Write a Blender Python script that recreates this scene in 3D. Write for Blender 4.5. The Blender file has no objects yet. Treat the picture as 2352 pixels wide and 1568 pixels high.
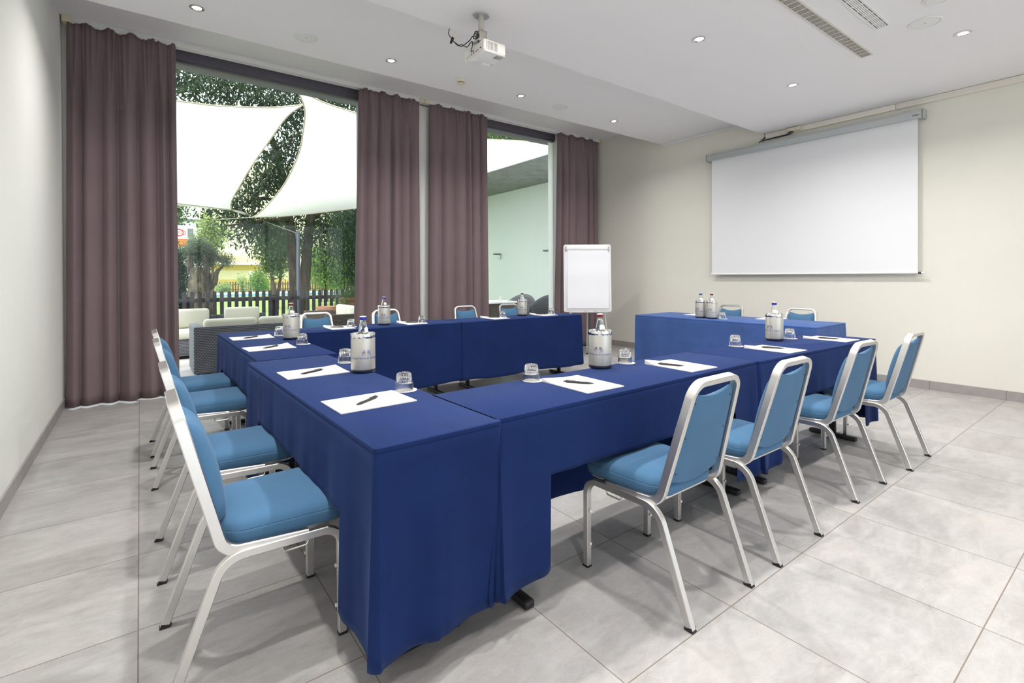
import bpy, bmesh, math, random
import numpy as np
from mathutils import Vector, Matrix
PI = math.pi
SKY, SUN, EXPO, LAMP = 1.0, 3.0, 0.0, 22.0
random.seed(7)
S = bpy.context.scene
COL = S.collection

# ------------------------------------------------------------------ helpers
def obj(name, bm, mats, parent=None, smooth=40, loc=None, rotz=0.0):
    """link a bmesh (or mesh) as ONE mesh object"""
    if isinstance(bm, bmesh.types.BMesh):
        me = bpy.data.meshes.new(name)
        bmesh.ops.recalc_face_normals(bm, faces=bm.faces)
        bm.to_mesh(me); bm.free()
    else:
        me = bm
    if not isinstance(mats, (list, tuple)): mats = [mats]
    for m in mats: me.materials.append(m)
    if smooth:
        me.polygons.foreach_set('use_smooth', [True]*len(me.polygons))
        if smooth < 180: me.set_sharp_from_angle(angle=math.radians(smooth))
    o = bpy.data.objects.new(name, me); COL.objects.link(o)
    if parent is not None: o.parent = parent
    if loc is not None: o.location = loc
    if rotz: o.rotation_euler = (0, 0, rotz)
    return o

def tag(o, label, cat, group=None):
    o['label'] = label; o['category'] = cat
    if group: o['group'] = group
    return o

def thing(name, label, cat, loc=(0, 0, 0), rotz=0.0, group=None):
    o = bpy.data.objects.new(name, None); COL.objects.link(o)
    o.empty_display_size = 0.1
    o.location = loc; o.rotation_euler = (0, 0, rotz)
    return tag(o, label, cat, group)

def struct(name, bm, m, parent=None, smooth=0, **k):
    o = obj(name, bm, m, parent, smooth, **k)
    if parent is None: o['kind'] = 'structure'
    return o

def dup(root, loc, rotz, label, group=None):
    r = root.copy(); COL.objects.link(r); r.location = loc; r.rotation_euler = (0, 0, rotz)
    r['label'] = label
    if group: r['group'] = group
    for ch in list(root.children):
        c = ch.copy(); COL.objects.link(c); c.parent = r
        for g in list(ch.children):
            d = g.copy(); COL.objects.link(d); d.parent = c
    return r

def BM(): return bmesh.new()

def box(bm, x0, x1, y0, y1, z0, z1, bevel=0.0, seg=2, mat=0, M=None):
    vs = [bm.verts.new(Vector(p)) for p in ((x0,y0,z0),(x1,y0,z0),(x1,y1,z0),(x0,y1,z0),(x0,y0,z1),(x1,y0,z1),(x1,y1,z1),(x0,y1,z1))]
    fs = [bm.faces.new([vs[i] for i in f]) for f in ((0,3,2,1),(4,5,6,7),(0,1,5,4),(1,2,6,5),(2,3,7,6),(3,0,4,7))]
    for f in fs: f.material_index = mat
    new = list(vs)
    if bevel > 0:
        es = list({e for f in fs for e in f.edges})
        r = bmesh.ops.bevel(bm, geom=es, offset=bevel, segments=seg, profile=0.5, affect='EDGES')
        new = list({v for f in r['faces'] for v in f.verts} | {v for v in vs if v.is_valid})
        for f in r['faces']: f.material_index = mat
        new = list({v for v in new if v.is_valid})
        # include all linked verts
        seen = set(new); st = list(new)
        while st:
            v = st.pop()
            for e in v.link_edges:
                w = e.other_vert(v)
                if w not in seen: seen.add(w); st.append(w)
        new = list(seen)
    if M is not None:
        for v in new: v.co = M @ v.co
    return new

def fillet(pts, rad, n=6):
    """round the inner corners of a polyline; rad one number or one per inner corner"""
    pts = [Vector(p) for p in pts]
    out = [pts[0]]
    for i in range(1, len(pts)-1):
        r = rad[i-1] if isinstance(rad, (list, tuple)) else rad
        a = (pts[i-1]-pts[i]); b = (pts[i+1]-pts[i])
        la, lb = a.length, b.length
        a.normalize(); b.normalize()
        ang = a.angle(b)
        if r <= 0 or ang > PI-1e-3: out.append(pts[i]); continue
        t = min(r/math.tan(ang/2), la*.49 if i > 1 else la*.98, lb*.49 if i < len(pts)-2 else lb*.98)
        p0 = pts[i]+a*t; p1 = pts[i]+b*t
        rr = t*math.tan(ang/2)
        c = pts[i]+(a+b).normalized()*(rr/math.sin(ang/2))
        v0 = p0-c; v1 = p1-c
        tot = v0.angle(v1); ax = v0.cross(v1)
        for k in range(n+1):
            out.append(c+Matrix.Rotation(tot*k/n, 3, ax) @ v0)
    out.append(pts[-1])
    return out

def sweep(bm, pts, sec, side=None, closed=False, cap=True, mat=0, scale=None):
    """sweep a closed 2D section (list of (a,b)) along pts; a runs along 'side', b along side x tangent"""
    pts = [Vector(p) for p in pts]; n = len(pts)
    rings = []; prev = None
    for i, p in enumerate(pts):
        if closed: t = (pts[(i+1) % n]-pts[i-1])
        elif i == 0: t = pts[1]-pts[0]
        elif i == n-1: t = pts[-1]-pts[-2]
        else: t = (pts[i+1]-p).normalized()+(p-pts[i-1]).normalized()
        t.normalize()
        if side is not None: s = Vector(side)
        elif prev is None:
            s = Vector((0,0,1)) if abs(t.z) < .9 else Vector((1,0,0))
        else: s = prev
        s = s-t*s.dot(t); s.normalize(); prev = s
        b = t.cross(s)
        # mitre factor
        k = 1.0
        sc = 1.0 if scale is None else scale[i]
        rings.append([bm.verts.new(p+s*(u*sc)+b*(v*sc*k)) for u, v in sec])
    m = len(sec)
    for i in range(n if closed else n-1):
        A, B = rings[i], rings[(i+1) % n]
        for j in range(m):
            f = bm.faces.new((A[j], A[(j+1) % m], B[(j+1) % m], B[j])); f.material_index = mat
    if cap and not closed:
        f = bm.faces.new(rings[0][::-1]); f.material_index = mat
        f = bm.faces.new(rings[-1]); f.material_index = mat
    return rings

def circ(r, n=10, ry=None):
    ry = r if ry is None else ry
    return [(r*math.cos(2*PI*i/n), ry*math.sin(2*PI*i/n)) for i in range(n)]

def rsec(w, h, r=0.004, n=3):
    """rounded rectangle section"""
    out = []
    for cx, cy, a0 in ((w/2-r, h/2-r, 0), (-w/2+r, h/2-r, PI/2), (-w/2+r, -h/2+r, PI), (w/2-r, -h/2+r, 1.5*PI)):
        for k in range(n): 
            a = a0+PI/2*k/(n-1); out.append((cx+r*math.cos(a), cy+r*math.sin(a)))
    return out

def tube(bm, pts, r, n=8, closed=False, mat=0, scale=None):
    return sweep(bm, pts, circ(r, n), None, closed, True, mat, scale)

def lathe(bm, prof, n=32, c=(0,0,0), mat=0, rfun=None, caps=True):
    """prof: list of (r,z); r=0 ends close to a point"""
    rings = []
    for k, (r, z) in enumerate(prof):
        if r < 1e-6: rings.append([bm.verts.new((c[0], c[1], c[2]+z))])
        else:
            ring = []
            for i in range(n):
                a = 2*PI*i/n; rr = rfun(k, r, a) if rfun else r
                ring.append(bm.verts.new((c[0]+rr*math.cos(a), c[1]+rr*math.sin(a), c[2]+z)))
            rings.append(ring)
    for A, B in zip(rings, rings[1:]):
        if len(A) == 1 and len(B) == 1: continue
        for i in range(n):
            j = (i+1) % n
            if len(A) == 1: f = bm.faces.new((A[0], B[i], B[j]))
            elif len(B) == 1: f = bm.faces.new((A[j], A[i], B[0]))
            else: f = bm.faces.new((A[i], A[j], B[j], B[i]))
            f.material_index = mat
    if caps:
        if len(rings[0]) > 1: bm.faces.new(rings[0][::-1]).material_index = mat
        if len(rings[-1]) > 1: bm.faces.new(rings[-1]).material_index = mat
    return rings

def grid(bm, nu, nv, f, closed_u=False, mat=0):
    V = [[bm.verts.new(f(i/(nu if closed_u else nu-1), j/(nv-1))) for j in range(nv)] for i in range(nu)]
    for i in range(nu if closed_u else nu-1):
        for j in range(nv-1):
            a = V[i][j]; b = V[(i+1) % nu][j]; c = V[(i+1) % nu][j+1]; d = V[i][j+1]
            bm.faces.new((a, b, c, d)).material_index = mat
    return V

def poly_prism(bm, pts2, z0, z1, mat=0):
    """extruded outline in xy"""
    a = [bm.verts.new((x, y, z0)) for x, y in pts2]; b = [bm.verts.new((x, y, z1)) for x, y in pts2]
    n = len(pts2)
    bm.faces.new(a[::-1]).material_index = mat; bm.faces.new(b).material_index = mat
    for i in range(n): bm.faces.new((a[i], a[(i+1) % n], b[(i+1) % n], b[i])).material_index = mat
    return a+b

def rrect(w, h, r, n=5):
    out = []
    for cx, cy, a0 in ((w/2-r, h/2-r, 0), (-w/2+r, h/2-r, PI/2), (-w/2+r, -h/2+r, PI), (w/2-r, -h/2+r, 1.5*PI)):
        for k in range(n+1):
            a = a0+PI/2*k/n; out.append((cx+r*math.cos(a), cy+r*math.sin(a)))
    return out

def xf(vs, M):
    for v in vs: v.co = M @ v.co

# ------------------------------------------------------------------ materials
class N:
    def __init__(s, name):
        s.m = bpy.data.materials.new(name); s.m.use_nodes = True
        s.t = s.m.node_tree; s.n = s.t.nodes; s.l = s.t.links
        s.b = s.n['Principled BSDF']; s.o = s.n['Material Output']
    def add(s, t, **k):
        n = s.n.new(t)
        for a, v in k.items(): setattr(n, a, v)
        return n
    def math(s, op, a, b=None, c=None, clamp=False):
        n = s.add('ShaderNodeMath', operation=op, use_clamp=clamp)
        for i, v in enumerate((a, b, c)):
            if v is None: continue
            if isinstance(v, (int, float)): n.inputs[i].default_value = v
            else: s.l.new(v, n.inputs[i])
        return n.outputs[0]
    def mix(s, f, a, b, mode='MIX'):
        n = s.add('ShaderNodeMix', data_type='RGBA', blend_type=mode)
        for i, v in ((0, f), (6, a), (7, b)):
            if isinstance(v, (int, float)): n.inputs[i].default_value = v
            elif isinstance(v, (tuple, list)): n.inputs[i].default_value = (*v[:3], 1)
            else: s.l.new(v, n.inputs[i])
        return n.outputs[2]
    def noise(s, vec, scale, detail=3, rough=.5, dist=0):
        n = s.add('ShaderNodeTexNoise'); n.inputs['Scale'].default_value = scale
        n.inputs['Detail'].default_value = detail; n.inputs['Roughness'].default_value = rough; n.inputs['Distortion'].default_value = dist
        if vec is not None: s.l.new(vec, n.inputs['Vector'])
        return n
    def ramp(s, f, a, b):
        n = s.add('ShaderNodeMapRange'); n.inputs[1].default_value = a; n.inputs[2].default_value = b
        s.l.new(f, n.inputs[0]); return n.outputs[0]
    def coord(s, w='Object'): return s.add('ShaderNodeTexCoord').outputs[w]
    def mapping(s, vec, scale=(1,1,1), loc=(0,0,0), rot=(0,0,0)):
        n = s.add('ShaderNodeMapping'); s.l.new(vec, n.inputs[0])
        n.inputs[1].default_value = loc; n.inputs[2].default_value = rot; n.inputs[3].default_value = scale
        return n.outputs[0]
    def bump(s, h, strength=.2, dist=.01):
        n = s.add('ShaderNodeBump'); n.inputs['Strength'].default_value = strength; n.inputs['Distance'].default_value = dist
        s.l.new(h, n.inputs['Height']); s.l.new(n.outputs[0], s.b.inputs['Normal']); return n
    def set(s, **k):
        for a, v in k.items():
            i = s.b.inputs[{'col':'Base Color','rough':'Roughness','metal':'Metallic','spec':'Specular IOR Level','trans':'Transmission Weight','ior':'IOR','sheen':'Sheen Weight','coat':'Coat Weight','alpha':'Alpha','sss':'Subsurface Weight','sheenr':'Sheen Roughness','stint':'Sheen Tint'}[a]]
            if hasattr(v, 'is_linked') or hasattr(v, 'links'): s.l.new(v, i)
            elif isinstance(v, (tuple, list)): i.default_value = (*v[:3], 1)
            else: i.default_value = v
        return s

def lin(r, g, b):
    f = lambda c: (c/255/12.92) if c/255 <= .04045 else ((c/255+.055)/1.055)**2.4
    return (f(r), f(g), f(b))

def plain(name, col, rough=.5, metal=0, spec=.5, vary=.06, scale=30, bump=0, **k):
    n = N(name)
    v = n.coord()
    t = n.noise(v, scale, 3)
    c = n.mix(t.outputs[0], tuple(x*(1-vary) for x in col), tuple(min(1, x*(1+vary)) for x in col))
    n.set(col=c, rough=rough, metal=metal, spec=spec, **k)
    if bump: n.bump(t.outputs[0], bump, .002)
    return n.m

def fabric(name, col, rough=.9, sheen=.15, weave=900, bump=.15, vary=.12, big=2.5, stint=None, wrinkle=0):
    n = N(name); v = n.coord()
    a = n.noise(v, big, 4, .6); b = n.noise(n.mapping(v, (1, 1, .6)), weave, 2)
    f = n.math('ADD', n.math('MULTIPLY', a.outputs[0], .7), n.math('MULTIPLY', b.outputs[0], .3))
    c = n.mix(n.ramp(f, .3, .7), tuple(x*(1-vary) for x in col), tuple(min(1, x*(1+vary)) for x in col))
    n.set(col=c, rough=rough, spec=.15, sheen=sheen, sheenr=.4)
    if stint: n.set(stint=stint)
    bp = n.bump(b.outputs[0], bump, .001)
    if wrinkle:
        w1 = n.noise(n.mapping(v, (1, 2.2, 1.3)), 2.6, 3, .5, .25); b2 = n.add('ShaderNodeBump'); b2.inputs['Strength'].default_value = wrinkle; b2.inputs['Distance'].default_value = .03
        n.l.new(w1.outputs[0], b2.inputs['Height']); n.l.new(b2.outputs[0], bp.inputs['Normal'])
    return n.m

M = {}
# floor tiles 60 x 60 with thin grout, cloudy stone
def mk_floor():
    n = N('porcelain_tile'); v = n.coord()
    sp = n.add('ShaderNodeSeparateXYZ'); n.l.new(v, sp.inputs[0])
    def cell(o, off, size):
        t = n.math('DIVIDE', n.math('SUBTRACT', o, off), size)
        fr = n.math('FRACT', t); d = n.math('MULTIPLY', n.math('MINIMUM', fr, n.math('SUBTRACT', 1.0, fr)), size)
        return n.math('FLOOR', t), d
    ix, dx = cell(sp.outputs[0], -.0132, .5980); iy, dy = cell(sp.outputs[1], .4050, .6010)
    g = n.math('LESS_THAN', n.math('MINIMUM', dx, dy), .0020)
    cb = n.add('ShaderNodeCombineXYZ'); n.l.new(ix, cb.inputs[0]); n.l.new(iy, cb.inputs[1])
    wn = n.add('ShaderNodeTexWhiteNoise'); n.l.new(cb.outputs[0], wn.inputs[0])
    ad = n.add('ShaderNodeVectorMath', operation='MULTIPLY_ADD'); n.l.new(wn.outputs[1], ad.inputs[0]); ad.inputs[1].default_value = (9, 9, 9); n.l.new(v, ad.inputs[2])
    a = n.noise(n.mapping(ad.outputs[0], (1.1, 2.6, 1)), 1.5, 8, .68, .8)
    b = n.noise(n.mapping(ad.outputs[0], (1.6, 3.2, 1)), 7.5, 8, .72, 1.0)
    c = n.noise(v, 140, 2)
    f = n.math('ADD', n.math('ADD', n.math('MULTIPLY', a.outputs[0], .62), n.math('MULTIPLY', b.outputs[0], .30)), n.math('MULTIPLY', c.outputs[0], .10))
    col = n.mix(n.ramp(f, .36, .64), lin(150, 145, 141), lin(189, 187, 186))
    col = n.mix(n.math('MULTIPLY', n.ramp(a.outputs[0], .55, .72), .35), col, lin(176, 158, 146))
    col = n.mix(n.math('MULTIPLY', wn.outputs[0], .16), col, lin(160, 158, 160))
    col = n.mix(g, col, lin(128, 118, 108))
    n.set(col=col, spec=.42, rough=n.math('ADD', n.math('MULTIPLY', b.outputs[0], .18), n.math('ADD', .30, n.math('MULTIPLY', g, .4))))
    h = n.math('SUBTRACT', n.math('MULTIPLY', b.outputs[0], .15), g)
    n.bump(h, .15, .002)
    return n.m
M['floor'] = mk_floor()

def mk_wall(name, c1, bump=.25):
    n = N(name); v = n.coord()
    a = n.noise(n.mapping(v, (1, 1, .35)), 260, 3, .6); b = n.noise(v, 1.2, 3)
    w = n.add('ShaderNodeTexVoronoi'); w.inputs['Scale'].default_value = 180; n.l.new(v, w.inputs['Vector'])
    f = n.math('ADD', n.math('MULTIPLY', a.outputs[0], .6), n.math('MULTIPLY', b.outputs[0], .4))
    n.set(col=n.mix(n.ramp(f, .3, .7), tuple(x*.95 for x in c1), tuple(min(1, x*1.04) for x in c1)), rough=.85, spec=.2)
    n.bump(n.math('ADD', a.outputs[0], w.outputs[0]), bump, .0015)
    return n.m
M['wall_pale'] = mk_wall('pale_grey_wallpaper', lin(236, 236, 231))
M['wall_cream'] = mk_wall('cream_wallpaper', lin(230, 227, 217))
M['ceil'] = plain('white_ceiling_paint', lin(240, 239, 240), .9, spec=.1, vary=.012, scale=2)
M['white'] = plain('white_paint', lin(232, 232, 230), .5, vary=.02, scale=6)
M['skirt'] = plain('grey_stone_skirting', lin(160, 154, 152), .45, vary=.14, scale=9)
M['dark_frame'] = plain('anthracite_frame_paint', lin(98, 95, 105), .45, vary=.04, scale=8)
M['grey_conc'] = plain('grey_render', lin(112, 112, 113), .8, vary=.10, scale=3)
M['cloth'] = fabric('navy_tablecloth_fabric', (.0065, .0195, .088), .88, .13, 700, .2, .16, 3.0, (.3, .45, 1), .22)
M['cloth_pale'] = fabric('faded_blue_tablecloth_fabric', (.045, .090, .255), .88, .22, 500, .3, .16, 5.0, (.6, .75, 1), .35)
M['chair_blue'] = fabric('sky_blue_upholstery', (.066, .155, .272), .85, .13, 800, .2, .10, 4.0, (.8, .9, 1))
M['curtain'] = fabric('mauve_brown_curtain_fabric', (.205, .150, .158), .9, .12, 600, .12, .10, 1.5)
M['alu'] = plain('champagne_silver_metal', lin(224, 222, 219), .36, 1.0, vary=.03, scale=40)
M['steel'] = plain('satin_steel', lin(205, 201, 192), .34, .75, vary=.03, scale=60)
M['jacket'] = plain('speckled_steel_jacket', lin(198, 195, 187), .42, .7, vary=.07, scale=420)
M['chrome'] = plain('polished_chrome', lin(225, 225, 225), .08, 1.0, vary=.01)
M['black'] = plain('black_plastic', (.012, .012, .013), .5, vary=.1)
M['black_metal'] = plain('black_powder_coat', (.010, .010, .012), .55, vary=.1)
M['white_pl'] = plain('white_plastic', lin(236, 236, 234), .4, vary=.02)
M['ivory'] = plain('ivory_plastic', lin(222, 212, 190), .45, vary=.03)
M['trunk_pl'] = plain('cream_trunking_plastic', lin(232, 226, 216), .45, vary=.02)
M['paper'] = plain('white_paper', lin(228, 225, 220), .8, vary=.012, scale=6)
M['flip_paper'] = plain('white_flip_paper', lin(240, 240, 244), .8, vary=.01, scale=4)
M['print'] = plain('grey_print', lin(170, 160, 160), .8, vary=.05)
M['ink_blue'] = plain('blue_ink', lin(62, 74, 150), .5, vary=.05)
M['ink_gold'] = plain('gold_ink', lin(205, 165, 60), .5, vary=.05)
M['cap_blue'] = plain('blue_cap_metal', lin(32, 42, 150), .3, .4, vary=.05)
M['cap_red'] = plain('dark_red_cap_metal', lin(110, 28, 36), .3, .4, vary=.05)
M['base_dark'] = plain('dark_rubber_base', lin(30, 34, 52), .35, vary=.08)
M['screen'] = plain('matte_projection_fabric', lin(236, 236, 238), .8, vary=.01, scale=3)
M['case'] = plain('grey_screen_housing', lin(188, 193, 193), .35, .2, vary=.02)
M['alu_pole'] = plain('light_grey_pole', lin(190, 192, 196), .35, .5, vary=.03)
M['grille_dark'] = plain('dark_duct', lin(82, 74, 72), .8, vary=.1)
M['beige_grille'] = plain('beige_grille_paint', lin(214, 208, 200), .5, vary=.02)
M['projw'] = plain('warm_white_plastic', lin(226, 221, 214), .45, vary=.02)
M['wood_table'] = plain('grey_laminate', lin(150, 146, 140), .5, vary=.06)
M['water'] = None

def mk_glass(name, tint=(1, 1, 1), rough=0.0, ior=1.45):
    n = N(name); n.set(col=tint, trans=1.0, rough=rough, ior=ior, spec=.5)
    t = n.noise(n.coord(), 40, 2); n.bump(t.outputs[0], .02, .0005)
    return n.m
M['glass'] = mk_glass('clear_tumbler_glass')
M['bottle'] = mk_glass('clear_bottle_glass', (.96, .99, .98))

def mk_pane(name='window_pane_glass'):
    n = N(name); n.n.remove(n.b)
    tr = n.add('ShaderNodeBsdfTransparent'); gl = n.add('ShaderNodeBsdfGlossy'); gl.inputs['Roughness'].default_value = 0.0
    t = n.noise(n.coord(), .8, 2)
    tr_c = n.mix(t.outputs[0], (.95, .965, .96), (.97, .98, .975)); n.l.new(tr_c, tr.inputs[0])
    gl.inputs[0].default_value = (.9, .95, 1, 1)
    fr = n.add('ShaderNodeFresnel'); fr.inputs[0].default_value = 1.20
    mx = n.add('ShaderNodeMixShader'); n.l.new(fr.outputs[0], mx.inputs[0]); n.l.new(tr.outputs[0], mx.inputs[1]); n.l.new(gl.outputs[0], mx.inputs[2])
    n.l.new(mx.outputs[0], n.o.inputs[0])
    return n.m
M['pane'] = mk_pane()

def mk_emit(name, col, s):
    n = N(name); n.set(col=(.9, .9, .9), rough=.4)
    n.b.inputs['Emission Color'].default_value = (*col, 1); n.b.inputs['Emission Strength'].default_value = s
    return n.m
M['lamp'] = mk_emit('lit_halogen_lens', (1, .96, .9), 14)
# outdoor materials
def mk_leaf(name, c1, c2, trans=.35):
    n = N(name); n.n.remove(n.b)
    oi = n.add('ShaderNodeNewGeometry')
    v = n.coord(); a = n.noise(v, 1.6, 3); b = n.noise(v, 9, 2)
    f = n.math('ADD', n.math('MULTIPLY', a.outputs[0], .5), n.math('MULTIPLY', oi.outputs['Random Per Island'], .5))
    c = n.mix(n.ramp(f, .25, .75), c1, c2)
    d = n.add('ShaderNodeBsdfPrincipled'); n.l.new(c, d.inputs['Base Color']); d.inputs['Roughness'].default_value = .45
    d.inputs['Specular IOR Level'].default_value = .4
    t = n.add('ShaderNodeBsdfTranslucent')
    ct = n.mix(.5, c, (c2[0]*1.6, c2[1]*1.7, c2[2]*.6)); n.l.new(ct, t.inputs[0])
    mx = n.add('ShaderNodeMixShader'); mx.inputs[0].default_value = trans
    n.l.new(d.outputs[0], mx.inputs[1]); n.l.new(t.outputs[0], mx.inputs[2]); n.l.new(mx.outputs[0], n.o.inputs[0])
    return n.m
M['leaf_dark'] = mk_leaf('dark_green_leaves', (.012, .028, .015), (.060, .095, .056))
M['leaf_bamboo'] = mk_leaf('deep_green_leaves', (.010, .028, .018), (.045, .090, .050))
M['leaf_light'] = mk_leaf('light_green_leaves', (.07, .15, .035), (.22, .33, .09), .5)
M['leaf_olive'] = mk_leaf('olive_leaves', (.06, .085, .065), (.17, .21, .16))
M['leaf_mid'] = mk_leaf('mid_green_leaves', (.035, .07, .028), (.12, .18, .07))
M['leaf_pale'] = mk_leaf('pale_yellow_green_leaves', (.16, .22, .10), (.34, .40, .20), .5)
M['rosemary'] = mk_leaf('rosemary_needles', (.035, .085, .045), (.12, .20, .10))

def mk_bark(name, c1, c2, sc=14):
    n = N(name); v = n.coord()
    a = n.noise(n.mapping(v, (1, 1, .18)), sc, 6, .7, .8)
    n.set(col=n.mix(n.ramp(a.outputs[0], .3, .7), c1, c2), rough=.95, spec=.1); n.bump(a.outputs[0], .8, .02)
    return n.m
M['bark'] = mk_bark('brown_bark', lin(58, 50, 42), lin(112, 100, 84))
M['bark_olive'] = mk_bark('gnarled_olive_bark', lin(14, 12, 10), lin(140, 130, 116), 11)

def mk_wicker(name, c1, c2, sx=.036, sz=.022):
    """horizontal strands over and under upright stakes"""
    n = N(name); v = n.coord()
    sp = n.add('ShaderNodeSeparateXYZ'); n.l.new(v, sp.inputs[0])
    u = n.math('ADD', sp.outputs[0], sp.outputs[1])
    row = n.math('FLOOR', n.math('DIVIDE', sp.outputs[2], sz))
    fz = n.math('FRACT', n.math('DIVIDE', sp.outputs[2], sz))
    uu = n.math('ADD', n.math('DIVIDE', u, sx), n.math('MULTIPLY', row, .5))
    w = n.math('ABSOLUTE', n.math('SINE', n.math('MULTIPLY', uu, PI)))
    hz = n.math('SINE', n.math('MULTIPLY', fz, PI))
    h = n.math('MULTIPLY', hz, n.math('ADD', .35, n.math('MULTIPLY', w, .65)))
    t = n.noise(v, 22, 3)
    c = n.mix(n.ramp(h, .1, .8), c1, c2); c = n.mix(n.math('MULTIPLY', t.outputs[0], .3), c, c1)
    n.set(col=c, rough=.55, spec=.35); n.bump(h, .9, .006)
    return n.m
M['wicker'] = mk_wicker('grey_synthetic_wicker', lin(46, 46, 50), lin(122, 124, 130))
M['wicker_brown'] = mk_wicker('brown_synthetic_wicker', lin(44, 38, 36), lin(112, 100, 92))
M['terracotta'] = mk_wicker('terracotta_basketweave', lin(120, 74, 52), lin(192, 138, 104), .05, .03)
M['cushion'] = fabric('cream_outdoor_fabric', lin(206, 204, 188), .85, .05, 300, .15, .04)
M['fence'] = plain('dark_stained_timber', lin(58, 54, 58), .7, vary=.2, scale=8, bump=.3)
M['fence_far'] = plain('brown_stained_timber', lin(84, 62, 48), .75, vary=.15, scale=6)
M['lamp_post'] = plain('grey_painted_steel', lin(92, 98, 110), .4, .3, vary=.04)
M['yellow'] = plain('yellow_render', lin(236, 208, 120), .85, vary=.04, scale=1.2)
M['yellow_pale'] = plain('pale_yellow_render', lin(246, 238, 196), .85, vary=.03, scale=1.0)
M['cream_house'] = plain('pale_grey_render', lin(214, 220, 220), .85, vary=.03, scale=1.0)
M['roof_glass'] = plain('translucent_canopy', lin(210, 190, 130), .3, vary=.03)
M['orange'] = plain('orange_signboard', lin(214, 128, 44), .6, vary=.10, scale=3)
M['red'] = plain('red_sign_paint', lin(196, 60, 60), .5, vary=.04)
M['wing_wall'] = plain('pale_green_white_render', lin(216, 224, 218), .8, vary=.03, scale=1.0)
M['wing_soffit'] = mk_bark('board_marked_concrete', lin(118, 122, 120), lin(148, 152, 148), 3)
M['pool_water'] = plain('pale_blue_pool_water', lin(120, 180, 205), .08, vary=.08, scale=2)

def mk_sail():
    n = N('white_shade_sail_fabric'); n.n.remove(n.b)
    v = n.coord(); a = n.noise(v, 1.2, 3); b = n.noise(v, 220, 2)
    c = n.mix(n.math('ADD', n.math('MULTIPLY', a.outputs[0], .6), n.math('MULTIPLY', b.outputs[0], .4)), lin(246, 246, 243), lin(251, 251, 249))
    d = n.add('ShaderNodeBsdfDiffuse'); n.l.new(c, d.inputs[0]); t = n.add('ShaderNodeBsdfTranslucent'); n.l.new(c, t.inputs[0])
    mx = n.add('ShaderNodeMixShader'); mx.inputs[0].default_value = .6
    n.l.new(d.outputs[0], mx.inputs[1]); n.l.new(t.outputs[0], mx.inputs[2]); n.l.new(mx.outputs[0], n.o.inputs[0])
    return n.m
M['sail'] = mk_sail()
M['hem'] = plain('beige_webbing', lin(196, 188, 164), .8, vary=.06)

def mk_ground(name, c1, c2, scale=6, bump=.5):
    n = N(name); v = n.coord(); a = n.noise(v, scale, 5, .65); b = n.noise(v, scale*18, 2)
    f = n.math('ADD', n.math('MULTIPLY', a.outputs[0], .5), n.math('MULTIPLY', b.outputs[0], .5))
    n.set(col=n.mix(n.ramp(f, .35, .65), c1, c2), rough=.95, spec=.1); n.bump(b.outputs[0], bump, .02)
    return n.m
M['lawn'] = mk_ground('sunlit_grass', lin(92, 122, 64), lin(160, 178, 112), 3)
def mk_paver():
    n = N('terrace_paver'); v = n.coord()
    br = n.add('ShaderNodeTexBrick'); n.l.new(n.mapping(v, (1, 1, 1)), br.inputs[0])
    br.offset = 0.0; br.inputs['Scale'].default_value = 1.0; br.inputs['Brick Width'].default_value = .4; br.inputs['Row Height'].default_value = .4
    br.inputs['Mortar Size'].default_value = .006; br.inputs[1].default_value = (*lin(196, 192, 186), 1); br.inputs[2].default_value = (*lin(186, 182, 178), 1); br.inputs[3].default_value = (*lin(150, 146, 140), 1)
    a = n.noise(v, 5, 4); n.set(col=n.mix(n.math('MULTIPLY', a.outputs[0], .25), br.outputs[0], lin(150, 148, 148)), rough=.8, spec=.25)
    return n.m
M['paver'] = mk_paver()
M['bounce_gravel'] = mk_ground('white_bounce_gravel', lin(226, 224, 220), lin(244, 243, 240), 8)  # made-up white ground that bounces sun in through the back glazing

# ------------------------------------------------------------------ camera
f_px, h0, roll, yaw, pitch = 1141.15209, 641.273895, -4.74367325e-03, 6.42884187e-01, -5.2182085e-03
sy, cy = math.sin(yaw), math.cos(yaw)
F = Vector((sy, cy, 0)); R = Vector((cy, -sy, 0)); U = Vector((0, 0, 1))
cp, sp_ = math.cos(pitch), math.sin(pitch)
F, U = F*cp+U*sp_, U*cp-F*sp_
cr, sr = math.cos(roll), math.sin(roll)
R, U = R*cr+U*sr, U*cr-R*sr
cd = bpy.data.cameras.new('camera'); cam = bpy.data.objects.new('camera', cd); COL.objects.link(cam)
mw = Matrix.Identity(4)
for i in range(3):
    mw[i][0] = R[i]; mw[i][1] = U[i]; mw[i][2] = -F[i]
mw[2][3] = 1.25
cam.matrix_world = mw
cd.sensor_fit = 'HORIZONTAL'; cd.sensor_width = 36; cd.lens = f_px/2352*36
cd.shift_y = (h0-784)/2352
cd.clip_start = .05; cd.clip_end = 400
S.camera = cam

# ------------------------------------------------------------------ world, sun, view
w = bpy.data.worlds.new('sky'); S.world = w; w.use_nodes = True
nt = w.node_tree; bg = nt.nodes['Background']
tc = nt.nodes.new('ShaderNodeTexCoord'); sx = nt.nodes.new('ShaderNodeSeparateXYZ'); nt.links.new(tc.outputs['Generated'], sx.inputs[0])
mr = nt.nodes.new('ShaderNodeMapRange'); mr.inputs[1].default_value = .35; mr.inputs[2].default_value = -.75; mr.interpolation_type = 'SMOOTHSTEP'
nt.links.new(sx.outputs[1], mr.inputs[0])
mxw = nt.nodes.new('ShaderNodeMix'); mxw.data_type = 'RGBA'
mxw.inputs[6].default_value = (3.5, 3.75, 3.95, 1); mxw.inputs[7].default_value = (2.5, 2.62, 2.85, 1)
nt.links.new(mr.outputs[0], mxw.inputs[0]); nt.links.new(mxw.outputs[2], bg.inputs[0]); bg.inputs[1].default_value = SKY
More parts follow.
